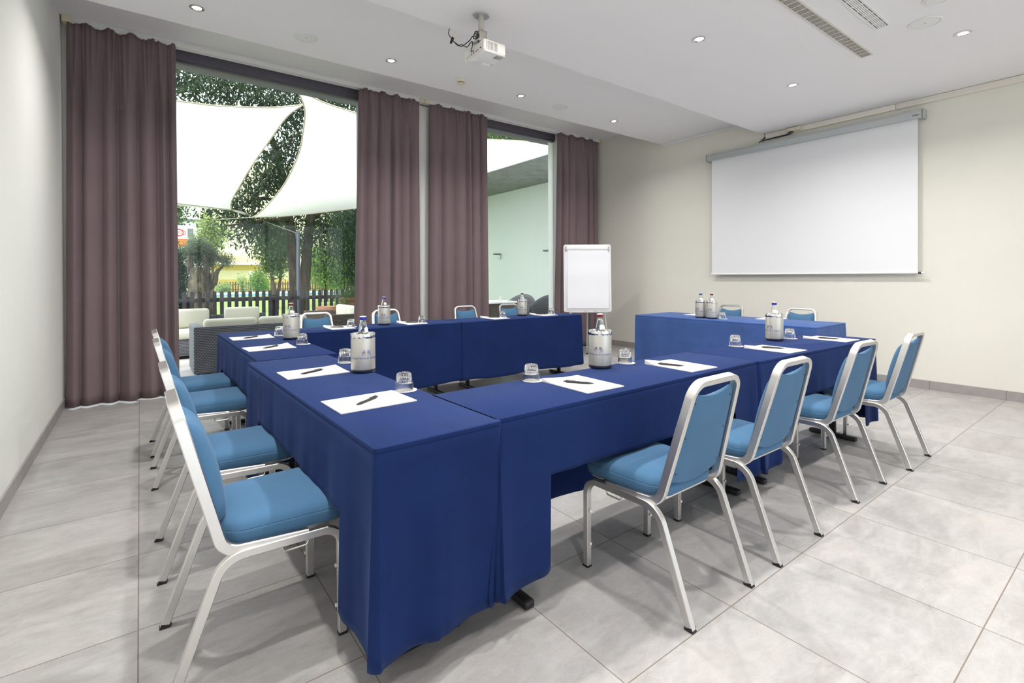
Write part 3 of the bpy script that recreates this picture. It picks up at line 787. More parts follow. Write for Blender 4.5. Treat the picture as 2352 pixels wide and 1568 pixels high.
def cloth(label, c, L, W, rz, sides, seed, mat, group, flap=.235, flapdrop=.625):
    """draped cloth; sides = dict(front=(drop), back=, left=, right=) in local axes, front is local -y (chair side)"""
    rnd = random.Random(seed)
    r = .012
    # ordered outline points: position, outward normal, drop, side, distance to nearest corner
    P = []; q_end = True
    hl, hw = L/2, W/2
    def edge(p0, p1, nrm, side, fn):
        n = max(8, int((Vector(p1)-Vector(p0)).length/.02)); D = (Vector(p1)-Vector(p0)).length
        ts = [i/n for i in range(n+1)]
        if fn is not None:
            for s in (flap/D, 1-flap/D): ts += [s-.0015, s+.0015]
            ts = sorted(set(ts))
        for q in ts:
            p = Vector(p0).lerp(Vector(p1), q); dc = min(q, 1-q)*D
            if fn is not None: d = flapdrop if dc < flap else sides[side]
            else: d = sides[side]
            P.append((p, Vector(nrm), d, side, dc, q*D))
    def corner(cx_, cy2, a0):
        for k in range(1, 6):
            a = a0+PI/2*k/6; nv = Vector((math.cos(a), math.sin(a)))
            P.append((Vector((cx_, cy2))+nv*r, nv, flapdrop, 'corner', 0.0, 0))
    step = None if sides['front'] > .5 else True
    edge((-hl+r, -hw), (hl-r, -hw), (0, -1), 'front', step); corner(hl-r, -hw+r, -PI/2)
    edge((hl, -hw+r), (hl, hw-r), (1, 0), 'right', None); corner(hl-r, hw-r, 0)
    edge((hl-r, hw), (-hl+r, hw), (0, 1), 'back', None); corner(-hl+r, hw-r, PI/2)
    edge((-hl, hw-r), (-hl, -hw+r), (-1, 0), 'left', None); corner(-hl+r, -hw+r, PI)
    ph = {k: [rnd.uniform(0, 6.3) for _ in range(4)] for k in ('front', 'right', 'back', 'left', 'corner')}
    rows = [(0, .55, .0), (.0015, .9, 0), (.0045, 1.0, 0), (.010, 1.0, 0), (.0160, 1.0, 0), (.0172, .86, 0), (.0195, 1.0, 0)]
    b = BM(); n = len(P); V = []
    NR = 16
    for (p, nv, d, side, dc, s) in P:
        col = []
        tang = Vector((-nv.y, nv.x))
        for dz, o, _ in rows:
            col.append(b.verts.new((p.x+nv.x*(o*.006-.004), p.y+nv.y*(o*.006-.004), ZT-dz)))
        amp = sides.get('amp_'+side, .010)
        a, c2, e, g = ph[side]
        for k in range(1, NR+1):
            t = k/NR; z = .0195+(d-.0195)*t
            full = z/.64
            fold = amp*full**1.3*(math.sin(s*17+a)+.6*math.sin(s*31+c2)+.35*math.sin(s*53+e))
            ear = .011*full**.8*math.exp(-(dc/.05)**2)-.014*full*math.exp(-((dc-.11)/.05)**2)
            if side != 'corner' and sides.get('noear_'+side): ear *= .15
            if side == 'corner': ear = .012*full**.8
            off = .002+.010*full+fold+ear
            tk = sides.get('tuck')
            if tk and (side == tk[0] or (tk[1] and side == tk[1])): off -= .050*full*math.exp(-((dc if ((q_end if side == tk[0] else not q_end) == (s > .2)) else 9)/.16)**2)
            elif tk and side == 'corner' and p.x > 0 and p.y > 0: off = -.045*full
            else: off = max(off, .001)
            hem = .010*math.sin(s*6+g)*t*t if d > .5 else .006*math.sin(s*4+g)*t
            if side == 'corner': hem = -.004*t
            rnd_c = 0.0
            if side == 'front' and step and d > .5 and dc > flap-.03: rnd_c = .02*((dc-flap+.03)/.03)**2*(1 if t > .95 else 0)
            col.append(b.verts.new((p.x+nv.x*off, p.y+nv.y*off, ZT-z-hem+rnd_c)))
        V.append(col)
    for i in range(n):
        A, B = V[i], V[(i+1) % n]
        for k in range(len(A)-1):
            b.faces.new((A[k], A[k+1], B[k+1], B[k]))
    b.faces.new([c3[0] for c3 in V])
    o = obj('tablecloth', b, mat, None, 38, (c[0], c[1], 0), rz)
    m = o.modifiers.new('cloth_thickness', 'SOLIDIFY'); m.thickness = .0016; m.offset = -1
    return tag(o, label, 'tablecloth', group)

TG, CG = 'folding tables of the meeting square', 'navy tablecloths of the meeting square'
full = .625
def tb(c, L, W, rz, tl, cl, seed, mat=None, sides=None, inset=(.19, .19), **k):
    table('folding_table', tl, c, L, W, rz, TG, inset)
    sd_ = dict(front=.275, back=full, left=full, right=full, amp_left=.006, amp_right=.006, amp_back=.004, amp_front=.008)
    sd_.update(sides or {})
    cloth(cl, c, L, W, rz, sd_, seed, mat or M['cloth'], CG, **k)
D = math.radians
tb((.735, 2.275), 1.835, .445, D(-89.0), 'folding table under the navy cloth of the table end closest to the camera', 'navy tablecloth whose end hangs to the floor closest to the camera', 1, sides=dict(amp_right=.005, noear_back=True, tuck=('right', 'back'), flare=.8), flap=.265)
tb((.775, 4.12), 1.80, .455, D(-89.6), 'folding table under the navy cloth beside the outdoor wicker sofa', 'navy tablecloth of the table beside the large window, near the wicker sofa outside', 2)
tb((1.878, 1.628), 1.835, .45, D(1.2), 'folding table under the navy cloth with the red-capped bottle cooler and two chairs pulled up', 'navy tablecloth under the red-capped bottle cooler on the camera side', 3, sides=dict(front=.255, amp_left=.004), inset=(.2, .085))
tb((3.640, 1.610), 1.68, .445, D(-1.6), 'folding table under the navy cloth at the screen end of the camera-side row', 'navy tablecloth at the screen end of the camera-side row', 4, sides=dict(front=.275))
tb((1.885, 4.800), 1.72, .46, D(180), 'folding table under the navy cloth on the window side, beside the large window', 'navy tablecloth on the window side in front of the large window', 5, sides=dict(amp_back=.003))
tb((3.625, 4.765), 1.74, .46, D(179), 'folding table under the navy cloth on the window side, toward the flipchart', 'navy tablecloth on the window side ending beside the flipchart', 6, sides=dict(amp_back=.003))
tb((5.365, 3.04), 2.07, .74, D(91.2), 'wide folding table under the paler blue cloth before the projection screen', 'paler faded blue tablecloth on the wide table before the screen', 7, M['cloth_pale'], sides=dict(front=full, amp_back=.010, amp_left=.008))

# ------------------------------------------------------------------ stacking chairs
def chair0(label, loc, rz, group):
    t = thing('stacking_chair', label, 'chair', loc, rz, group)
    hx = .207; sec = rsec(.0245, .0275, .0025, 2)
    A, B_, C_, D_ = (0.012, .004), (.150, .386), (.510, .380), (.512, .004)
    for s in (-1, 1):
        path = fillet([(s*hx, *A), (s*hx, *B_), (s*hx, *C_), (s*hx, *D_)], [.085, .062], 9)
        rear = path[:11]; front = path[11:]; mid = path[10:12]
        b = BM(); sweep(b, rear, sec, (1, 0, 0)); l1 = obj('leg', b, M['alu'], t, 20)
        b = BM(); sweep(b, front, sec, (1, 0, 0)); l2 = obj('leg', b, M['alu'], t, 20)
        # black feet: the rear one is cut level with the floor, so it is a wedge
        d = (Vector((0, B_[0]-A[0], B_[1]-A[1]))).normalized()
        b = BM(); vs = box(b, s*hx-.0128, s*hx+.0128, -.0148, .0148, 0, .02)
        for v in vs:
            y0_, z0_ = v.co.y, v.co.z
            if z0_ > .01: v.co.y = .012+.006+y0_*1.02; v.co.z = .0125+(-y0_)*.33
            else: v.co.y = .012+y0_*1.06; v.co.z = 0.0
        obj('foot_cap', b, M['black'], l1)
        b = BM(); box(b, s*hx-.0128, s*hx+.0128, .512-.0148, .512+.0148, 0, .010, .001); obj('foot_cap', b, M['black'], l2)
        for z in (.105, .245):
            b = BM(); tube(b, [(s*hx, .498, z), (s*hx, .489, z)], .0065, 8); tube(b, [(s*hx, .4975, z-.018), (s*hx, .4955, z-.018)], .003, 6); obj('bumper', b, M['white_pl'], l2)
    # seat frame: both side rails, front and rear cross rails and the pan edge
    b = BM()
    for s in (-1, 1): sweep(b, [(s*hx, .2, .3852), (s*hx, .462, .3808)], rsec(.0241, .0271, .0025, 2), (1, 0, 0))
    ring = [(x, y+.350, .3965) for x, y in rrect(.360, .360, .05, 6)]
    sweep(b, ring, rsec(.012, .016, .003), (0, 0, 1), closed=True)
    sweep(b, [(-hx+.012, .22, .386), (hx-.012, .22, .386)], rsec(.02, .02, .004), (0, 0, 1)); sweep(b, [(-hx+.012, .43, .382), (hx-.012, .43, .382)], rsec(.02, .02, .004), (0, 0, 1))
    obj('seat_frame', b, M['alu'], t, 20)
    for s in (-1, 1):   # linking wire loops under the side rails
        b = BM(); tube(b, fillet([(s*hx, .40, .372), (s*(hx+.004), .40, .352), (s*(hx+.004), .32, .352), (s*hx, .32, .372)], .012, 5), .0032, 6)
        obj('linking_loop', b, M['steel'], t)
    # back frame: one bent bar
    tx = .151; bx = .193
    pb = [(-bx-.012, .40, .386), (-bx, .152, .398), (-tx, .032, .857), (tx, .032, .857), (bx, .152, .398), (bx+.012, .40, .386)]
    path = fillet(pb, [.060, .060, .060, .060], 9)
    b = BM(); nrm = Vector((0, .453, .118)).normalized()
    # section: wide along the back's depth
    n = len(path); rings = []; sc = rsec(.034, .022, .003, 2)
    for i, p in enumerate(path):
        tt = (path[min(i+1, n-1)]-path[max(i-1, 0)]).normalized()
        dep = nrm
        if p.z <= .455:
            q = Vector((0, tt.y, tt.z)).normalized(); dep = Vector((0, q.z, -q.y)) if p.x < 0 else Vector((0, -q.z, q.y))
        dep = (dep-tt*dep.dot(tt)).normalized(); side_ = tt.cross(dep).normalized()
        rings.append([b.verts.new(p+dep*u+side_*v) for u, v in sc])
    for A2, B2 in zip(rings, rings[1:]):
        for j in range(len(sc)): b.faces.new((A2[j], A2[(j+1) % len(sc)], B2[(j+1) % len(sc)], B2[j]))
    b.faces.new(rings[0][::-1]); b.faces.new(rings[-1])
    obj('back_frame', b, M['alu'], t, 20)
    # seat cushion: rounded plan, domed top with a piping line
    b = BM()
    def plan(k, grow):
        out = []
        for i, (x, y) in enumerate(rrect(.404+grow*2, .392+grow*2, .062+grow, 8)):
            yy = y+.347
            tap = 1.0-.24*max(0, (.27-yy)/.18)**1.2
            out.append((x*tap, yy))
        return out
    prof = [(-.014, .4035), (0, .406), (.004, .42), (.006, .440), (.0045, .4475), (.0025, .4485), (.0045, .4495), (.001, .460), (-.010, .470), (-.030, .478), (-.075, .484), (-.13, .487)]
    rg = []
    for g, z in prof:
        pts = plan(0, 0) if g > -.02 else None
        base = plan(0, max(g, -.05))
        if g < -.05:
            k = 1-(-g-.05)/.16; base = [(x*k, .347+(y-.347)*k) for x, y in plan(0, -.05)]
        rg.append([b.verts.new((x, y, z+.004*math.sin((y-.12)*7) if z > .45 else z)) for x, y in base])
    for A2, B2 in zip(rg, rg[1:]):
        n2 = len(A2)
        for j in range(n2): b.faces.new((A2[j], A2[(j+1) % n2], B2[(j+1) % n2], B2[j]))
    b.faces.new(rg[0][::-1]); b.faces.new(rg[-1])
    obj('seat', b, M['chair_blue'], t, 60)
    # backrest: upholstered panel inside the frame, bulging forward, dipped top edge
    b = BM()
    def bk(u, v, sd_):
        # u -1..1 across, v 0..1 up
        z = .472+.345*v
        hw_ = (.168-.030*v)
        low = max(0, (.16-v)/.16); hw2 = hw_*(1-.10*low**2)
        top = max(0, (v-.86)/.14); hw2 *= (1-.10*top**2)
        dip = -.022*(1-u*u)*max(0, (v-.7)/.3)**2
        lowb = -.028*(1-u*u)*max(0, (.3-v)/.3)**2
        x = u*hw2
        z2 = z+dip+lowb
        yb = .150-.2605*(z2-.404)     # rear plane follows the frame
        e = (1-abs(u)**6)*(1-max(0, abs(v-.5)*2)**9)
        if sd_ < 0: y = yb-.004-.004*e
        else: y = yb+.014+(.046*e)*(.78+.30*math.sin(PI*min(1, (1-v)*1.05)))
        return (x, y, z2)
    nu, nv = 21, 21
    fr2 = [[b.verts.new(bk(-1+2*i/(nu-1), j/(nv-1), 1)) for j in range(nv)] for i in range(nu)]
    rr2 = [[b.verts.new(bk(-1+2*i/(nu-1), j/(nv-1), -1)) for j in range(nv)] for i in range(nu)]
    for g in (fr2, rr2):
        for i in range(nu-1):
            for j in range(nv-1): b.faces.new((g[i][j], g[i+1][j], g[i+1][j+1], g[i][j+1]))
    rim = [(i, 0) for i in range(nu)]+[(nu-1, j) for j in range(1, nv)]+[(i, nv-1) for i in range(nu-2, -1, -1)]+[(0, j) for j in range(nv-2, 0, -1)]
    for (i, j), (k, l) in zip(rim, rim[1:]+rim[:1]): b.faces.new((fr2[i][j], fr2[k][l], rr2[k][l], rr2[i][j]))
    bo = obj('backrest', b, M['chair_blue'], t, 70)
    b = BM()
    for s in (-1, 1):
        for v in (.10, .50, .90):
            x, y, z = bk(s*.86, v, -1); tube(b, [(x, y+.001, z), (x, y-.0012, z)], .0035, 8)
    obj('screws', b, M['black'], bo)
    return t
chairs = []
def chair(loc, rz, label, group):
    if not chairs: c = chair0(label, (*loc, 0), rz, group)
    else: c = dup(chairs[0], (*loc, 0), rz, label, group)
    chairs.append(c)
BG = 'blue stacking chairs around the tables'
chair((1.752, 1.012), D(.8), 'blue chair seen from behind, first of the camera-side row, closest to the camera', BG)
chair((2.400, 1.012), D(0), 'blue chair seen from behind, second of the camera-side row', BG)
chair((3.352, 1.037), D(-.6), 'blue chair seen from behind, third of the camera-side row', BG)
chair((4.137, 1.004), D(1.0), 'blue chair seen from behind, last of the camera-side row by the screen wall', BG)
chair((.050, 1.965), D(-90), 'blue chair along the side wall, first and largest in view', BG)
chair((.050, 2.697), D(-90), 'blue chair along the side wall, second from the camera', BG)
chair((.048, 3.825), D(-90), 'blue chair along the side wall, third from the camera', BG)
chair((.052, 4.49), D(-90), 'blue chair along the side wall, last one before the corner curtain', BG)
chair((1.55, 5.715), D(180), 'blue chair back above the table in front of the outdoor fence, beside the red-capped bottle', BG)
chair((2.355, 5.715), D(180), 'blue chair back behind the bottle cooler in front of the far large-window curtain', BG)
chair((3.46, 5.715), D(180), 'blue chair back in front of the curtain between the windows', BG)
chair((4.18, 5.715), D(180), 'blue chair back in front of the narrow window', BG)
chair((6.265, 3.50), D(90), 'blue chair back behind the wide pale-clothed table, beside the paired coolers', BG)
chair((6.235, 2.62), D(90), 'blue chair back behind the wide pale-clothed table, at the end away from the windows', BG)
# ------------------------------------------------------------------ things on the tables
def pad(loc, ang, label, curl=0.0, first=[None]):
    """A4 pad, long side along local x; a small grey mark is printed near one end"""
    b = BM()
    nu, nv = 10, 8; L, W, T = .298, .222, .0045
    def top(u, v): 
        c = curl*max(0, (u-.70)/.30)**2*max(0, (v-.4)/.6)*.020
        return (-L/2+L*u, -W/2+W*v, T+c)
    def bot(u, v): return (-L/2+L*u, -W/2+W*v, .0006)
    A = grid(b, nu, nv, top); B = grid(b, nu, nv, bot)
    rim = [(i, 0) for i in range(nu)]+[(nu-1, j) for j in range(1, nv)]+[(i, nv-1) for i in range(nu-2, -1, -1)]+[(0, j) for j in range(nv-2, 0, -1)]
    for (i, j), (k, l) in zip(rim, rim[1:]+rim[:1]): b.faces.new((A[i][j], A[k][l], B[k][l], B[i][j]))
    t = thing('note_pad', label, 'note pad', (*loc, ZT), ang, 'white note pads laid at the seats')
    obj('paper_block', b, M['paper'], t, 30)
    b = BM(); box(b, -L/2+.004, L/2*.38, W*.20-.0006, W*.20+.0006, T+.0001, T+.0004)
    for k, (x, y, w_, h_) in enumerate(((.085, -.02, .012, .003), (.094, -.026, .010, .002), (.079, -.026, .008, .002), (.089, -.034, .026, .0025), (.089, -.040, .020, .002))):
        box(b, x-w_/2, x+w_/2, y-h_/2, y+h_/2, T+.0001, T+.0004)
    obj('printed_mark', b, M['print'], t, 0)
    return t

def pen(loc, ang, label, first=[None]):
    z = ZT+.0048
    if first[0] is None:
        t = thing('ballpoint_pen', label, 'pen', (*loc, z), ang, 'black pens lying on the note pads')
        b = BM(); lathe(b, [(.0016, -.070), (.0042, -.052), (.0052, -.040), (.0052, .052), (.0046, .060)], 14); b.transform(Matrix.Translation((0, 0, .0054)) @ Matrix.Rotation(PI/2, 4, 'Y')); obj('barrel', b, M['black'], t)
        b = BM(); lathe(b, [(.0006, -.0755), (.0017, -.070)], 10); b.transform(Matrix.Translation((0, 0, .0054)) @ Matrix.Rotation(PI/2, 4, 'Y')); obj('tip', b, M['steel'], t)
        b = BM(); lathe(b, [(.0034, .060), (.0034, .068), (.0028, .0695)], 10); b.transform(Matrix.Translation((0, 0, .0054)) @ Matrix.Rotation(PI/2, 4, 'Y')); obj('push_button', b, M['black'], t)
        b = BM(); box(b, .014, .058, -.0016, .0016, .0112, .0126, .0004); box(b, .053, .058, -.0016, .0016, .0100, .0115); obj('clip', b, M['black'], t)
        b = BM()
        for k in range(7): box(b, -.036+k*.0055, -.036+k*.0055+.0036, -.0010, .0010, .01055, .0107)
        obj('white_print', b, M['white_pl'], t, 0)
        first[0] = t; return t
    return dup(first[0], (*loc, z), ang, label, 'black pens lying on the note pads')

def coaster(loc, label, first=[None]):
    if first[0] is None:
        b = BM(); lathe(b, [(0, .0003), (.0475, .0003), (.048, .0010), (.0475, .0018), (0, .0018)], 40)
        first[0] = tag(obj('coaster', b, M['paper'], None, 40, (*loc, ZT)), label, 'coaster', 'white paper coasters under the tumblers'); return first[0]
    o = first[0].copy(); COL.objects.link(o); o.location = (*loc, ZT); o['label'] = label; return o

def tumbler(loc, label, ang=0, first=[None]):
    """upside-down tumbler: plain band at the rim (below), fluted body above"""
    z = ZT+.0019
    if first[0] is None:
        b = BM(); n = 96
        outer = [(.0380, 0), (.0392, .001), (.0394, .003), (.0388, .030), (.0384, .0325), (.0360, .0345), (.0348, .037), (.0335, .050), (.0318, .064), (.0298, .0705), (.0265, .0735), (.021, .0745), (.018, .0728), (.010, .0722), (0, .0720)]
        def rf(k, r, a):
            return r*(1-.085*abs(math.cos(a*8))**1.5) if 6 <= k <= 9 else r
        lathe(b, outer, n, rfun=rf, caps=False)
        inner = [(.0368, 0), (.0366, .003), (.0358, .030), (.0325, .045), (.0300, .058), (.027, .0625), (0, .0645)]
        lathe(b, inner[::-1], n, caps=False)
        # close the rim
        b.verts.ensure_lookup_table()
        ro = [v for v in b.verts if abs(v.co.z) < 1e-7 and v.co.xy.length > .0375]; ri = [v for v in b.verts if abs(v.co.z) < 1e-7 and v.co.xy.length < .0375]
        key = lambda v: math.atan2(v.co.y, v.co.x)
        ro.sort(key=key); ri.sort(key=key)
        for i in range(n): b.faces.new((ro[i], ro[(i+1) % n], ri[(i+1) % n], ri[i]))
        first[0] = tag(obj('tumbler', b, M['glass'], None, 50, (*loc, z), ang), label, 'drinking glass', 'upside-down glass tumblers'); return first[0]
    o = first[0].copy(); COL.objects.link(o); o.location = (*loc, z); o.rotation_euler = (0, 0, ang); o['label'] = label; return o

CR = .0605; CH = .200
def wrap_text(b, r, zc, a0=0.0):
    """bend a flat lettering mesh (x across, y up) round a cylinder; centre faces local -y"""
    for v in b.verts:
        a = v.co.x/r-PI/2+a0; h = v.co.z
        v.co = Vector(((r+h)*math.cos(a), (r+h)*math.sin(a), zc+v.co.y))
cool0 = [None]
def cooler(loc, ang, label):
    g = 'steel bottle coolers on the tables'
    if cool0[0] is not None: return dup(cool0[0], (*loc, ZT), ang, label, g)
    t = thing('bottle_cooler', label, 'bottle cooler', (*loc, ZT), ang, g); cool0[0] = t
    b = BM(); lathe(b, [(0, .016), (.054, .016), (CR-.0005, .018), (CR, .022), (CR, CH-.022), (CR-.001, CH-.018), (CR-.0035, CH-.017), (CR-.0035, .03), (0, .03)], 64, caps=False); obj('jacket', b, M['jacket'], t, 40)
    b = BM(); lathe(b, [(CR-.0045, CH-.024), (CR+.0012, CH-.0225), (CR+.0016, CH-.020), (CR+.0016, CH-.004), (CR+.0005, CH-.0005), (CR-.002, CH+.0008), (CR-.005, CH-.0005), (CR-.006, CH-.006), (CR-.006, CH-.024)], 64, caps=False); obj('rim', b, M['chrome'], t, 50)
    b = BM(); lathe(b, [(0, 0), (.057, 0), (.0595, .003), (.0605, .012), (.0600, .0175), (.056, .0180)], 64, caps=False); obj('base_ring', b, M['base_dark'], t, 40)
    b = text_bm('Hotel Parma & Congressi', .0148, .0)
    bmesh.ops.subdivide_edges(b, edges=[e for e in b.edges if e.calc_length() > .006], cuts=2)
    for v in b.verts: v.co.z += .0004
    wrap_text(b, CR, .078); obj('lettering', b, M['ink_blue'], t, 0)
    # crest: two mirrored rearing shapes made of curved strokes, with a small gold cross between
    b = BM()
    def stroke(pts, w0, w1):
        p = fillet([(x, y, 0) for x, y in pts], .004, 4); n = len(p); prev = None
        for i in range(n):
            tt = (p[min(i+1, n-1)]-p[max(i-1, 0)]).normalized(); nn = Vector((-tt.y, tt.x, 0)); wv = w0+(w1-w0)*i/(n-1)
            cur = [b.verts.new(p[i]+nn*wv), b.verts.new(p[i]-nn*wv)]
            if prev: b.faces.new((prev[0], cur[0], cur[1], prev[1]))
            prev = cur
    for s in (-1, 1):
        stroke([(s*.005, .004), (s*.011, .007), (s*.016, .001), (s*.021, -.006), (s*.0225, -.012)], .0022, .0008)
        stroke([(s*.006, .0115), (s*.010, .0135), (s*.0145, .011), (s*.019, .0125)], .0020, .0007)
        stroke([(s*.005, -.003), (s*.010, -.001), (s*.013, -.006), (s*.012, -.012)], .0016, .0007)
        stroke([(s*.014, .004), (s*.020, .006), (s*.0225, .001)], .0014, .0006)
        stroke([(s*.003, -.011), (s*.008, -.0135), (s*.014, -.0135)], .0009, .0005)
    for v in b.verts: v.co.z = .0005
    wrap_text(b, CR, .103); obj('crest', b, M['ink_blue'], t, 0)
    b = BM(); box(b, -.0010, .0010, -.006, .006, .0003, .0006); box(b, -.0045, .0045, -.0010, .0010, .0003, .0006)
    wrap_text(b, CR, .104); obj('crest_cross', b, M['ink_gold'], t, 0)
    return t
bot0 = {}
def bottle(loc, capm, label, ang=0, group='water bottles standing in the coolers'):
    z = ZT+.0305
    if capm in bot0: return dup(bot0[capm], (*loc, z), ang, label, group)
    t = thing('water_bottle', label, 'bottle', (*loc, z), ang, group); bot0[capm] = t
    b = BM()
    pr = [(0, .002), (.030, .0), (.036, .006), (.036, .100), (.034, .125), (.027, .165), (.0205, .200), (.0160, .222), (.0150, .232), (.0162, .234), (.0162, .239), (.0145, .241), (.0140, .246)]
    inn = [(.0112, .246), (.0118, .232), (.0135, .220), (.018, .198), (.0245, .163), (.0315, .123), (.0335, .10), (.0335, .010), (0, .006)]
    lathe(b, pr+inn, 40, caps=False); obj('bottle_glass', b, M['bottle'], t, 50)
    b = BM(); ry = [(.0150, .236), (.0172, .238), (.0172, .252), (.0155, .2555), (0, .256)]
    lathe(b, ry, 36, rfun=lambda k, r, a: r*(1+.02*math.cos(a*18)) if k in (1, 2) else r); obj('cap', b, M[capm], t, 40)
    b = BM(); lathe(b, [(.0173, .2515), (.0160, .2552), (.0125, .2563), (0, .2566)], 36, caps=False); obj('cap_top', b, M['white_pl'], t, 40)
    b = BM()
    def lb(u, v):
        a = -1.9+2.2*u; z = .166+.030*v+.004*math.sin(u*6); r = .0275-(z-.165)*.186+.0007
        return (r*math.cos(a), r*math.sin(a), z)
    grid(b, 16, 4, lb); o = obj('neck_label', b, M['paper'], t, 180); m = o.modifiers.new('t', 'SOLIDIFY'); m.thickness = .0004
    return t

VW = lambda p: math.atan2(p[1], p[0])          # bearing from the camera
def place_cooler(p, turn, cap, lab_c, lab_b):
    # local -y faces the camera when turned by the bearing - 90 degrees
    a = VW(p)-PI/2+turn
    cooler(p, a, lab_c); bottle(p, cap, lab_b, a+.4)
place_cooler((.917, 2.505), .26, 'cap_blue', 'steel bottle cooler with hotel lettering on the table end closest to the camera', 'blue-capped water bottle in the cooler on the table end closest to the camera')
place_cooler((.955, 4.19), -.45, 'cap_red', 'steel bottle cooler on the table beside the wicker sofa outside', 'red-capped water bottle in the cooler beside the wicker sofa outside')
place_cooler((1.992, 4.84), -.12, 'cap_blue', 'steel bottle cooler before the far curtain of the large window', 'blue-capped water bottle in the cooler before the far curtain of the large window')
place_cooler((3.815, 4.885), -.10, 'cap_red', 'steel bottle cooler in front of the narrow window', 'dark-capped water bottle in the cooler in front of the narrow window')
place_cooler((1.958, 1.835), -.16, 'cap_red', 'large steel bottle cooler on the camera-side table, in front of the flipchart', 'red-capped water bottle in front of the flipchart legs')
place_cooler((3.790, 1.795), -.55, 'cap_blue', 'steel bottle cooler in front of the wide pale-clothed table', 'blue-capped water bottle in front of the chair behind the wide table')
place_cooler((5.19, 3.290), -.75, 'cap_blue', 'steel bottle cooler of the touching pair, on the window side of the two', 'blue-capped water bottle in the touching pair of coolers')
place_cooler((5.178, 3.145), -.40, 'cap_red', 'steel bottle cooler of the touching pair, next to the blue chair back', 'dark-capped water bottle in the touching pair of coolers')

SE = [ # pad centre, pad angle, pen angle, tumbler, where, pad curl, pen centre
 ((.712, 1.885), .03, .60, (.905, 1.985), 'on the table end closest to the camera', 0.0, (.700, 1.872)),
 ((.705, 2.637), .02, .47, (.938, 2.850), 'behind the closest steel cooler', .3, (.694, 2.620)),
 ((.712, 3.755), .05, .62, (.946, 3.820), 'in front of the cooler beside the wicker sofa', .5, (.719, 3.738)),
 ((.722, 4.478), .0, .55, (.938, 4.525), 'at the corner by the wicker sofa', .4, (.709, 4.445)),
 ((1.590, 1.600), D(90)-.02, PI-1.02, (1.460, 1.802), 'on the camera-side table, closest to the table corner', 0.6, (1.573, 1.606)),
 ((2.330, 1.600), D(90)-.03, PI-1.21, (2.170, 1.845), 'on the camera-side table behind the first blue chair', 1.0, (2.275, 1.622)),
 ((3.335, 1.575), D(90)-.05, PI-1.14, (3.275, 1.815), 'in front of the cooler near the wide pale table', .8, (3.335, 1.588)),
 ((4.190, 1.565), D(90)-.05, PI-1.33, (3.990, 1.775), 'at the screen end of the camera-side row', .8, (4.160, 1.570)),
 ((1.535, 4.825), D(90), -.69, (1.660, 4.862), 'in front of the chair beside the red-capped bottle', 1.0, (1.516, 4.840)),
 ((2.290, 4.815), D(90), -.69, (2.395, 4.800), 'in front of the white pier between the windows', 1.0, (2.296, 4.840)),
 ((3.330, 4.780), D(90), -.70, (3.480, 4.840), 'below the chair back at the narrow window curtain', 1.0, (3.345, 4.820)),
 ((4.080, 4.790), D(90), -.71, (4.285, 4.870), 'at the table end beside the flipchart', 1.0, (4.080, 4.825)),
 ((5.56, 3.560), D(0), None, (5.235, 3.050), 'half hidden behind the touching pair of coolers', 0, (0, 0)),
 ((5.64, 2.700), D(2), .4, None, 'on the wide pale table behind the blue-capped bottle', .6, (5.63, 2.70)),
]
for (p, a, pa, g, where, cu, po) in SE:
    pad(p, a, 'white note pad '+where, cu)
    if pa is not None: pen(po, pa, 'black pen on the note pad '+where)
    if g is not None:
        coaster((g[0]+.006, g[1]-.004), 'white coaster under the tumbler '+where)
        tumbler(g, 'upside-down glass tumbler '+where, random.uniform(0, 3))
# ------------------------------------------------------------------ outside: ground
b = BM(); box(b, -8, 12, 6.951, 11.7, -.12, -.005); struct('terrace_ground', b, M['paver'])
b = BM(); box(b, -40, 60, 11.701, 90, -.15, -.03); struct('lawn_ground', b, M['lawn'])
rng = np.random.default_rng(5)

# shade sails
SA = [(-0.3, 8.13, 3.62), (0.43, 8.4, 3.74), (0.95, 8.6, 3.83), (1.56, 8.72, 3.96), (1.89, 8.73, 4.04), (2.2, 8.7, 4.13), (2.03, 9.08, 4.0), (1.92, 9.9, 3.77), (1.8, 10.96, 3.49), (1.73, 11.98, 3.23), (1.69, 12.72, 3.05), (1.71, 13.2, 2.94), (1.8, 13.57, 2.87), (2.04, 13.95, 2.85), (2.35, 14.35, 2.83), (1.91, 13.66, 2.88), (0.62, 12.5, 2.82), (-0.44, 11.54, 2.77)]
SB = [(1.96, 8.18, 4.23), (2.08, 8.41, 4.15), (2.17, 8.58, 4.09), (2.25, 8.81, 4.01), (2.33, 9.25, 3.85), (2.41, 9.82, 3.63), (2.42, 10.47, 3.38), (2.38, 11.12, 3.13), (2.26, 11.75, 2.88), (2.14, 12.18, 2.7), (2.03, 12.4, 2.61), (2.57, 12.37, 2.66), (3.12, 12.28, 2.74), (3.68, 12.14, 2.84), (4.25, 12.0, 2.94), (5.07, 11.79, 3.09), (3.84, 8.89, 4.11), (3.05, 8.64, 4.14), (2.59, 8.51, 4.15), (2.31, 8.41, 4.17), (2.11, 8.26, 4.21)]
SC = [(5.81, 10.63, 4.72), (6.88, 10.2, 4.65), (7.57, 9.82, 4.64), (8.08, 9.59, 4.61), (8.54, 9.37, 4.59), (8.92, 9.78, 4.42), (8.09, 12.0, 3.98), (7.21, 13.21, 3.81)]
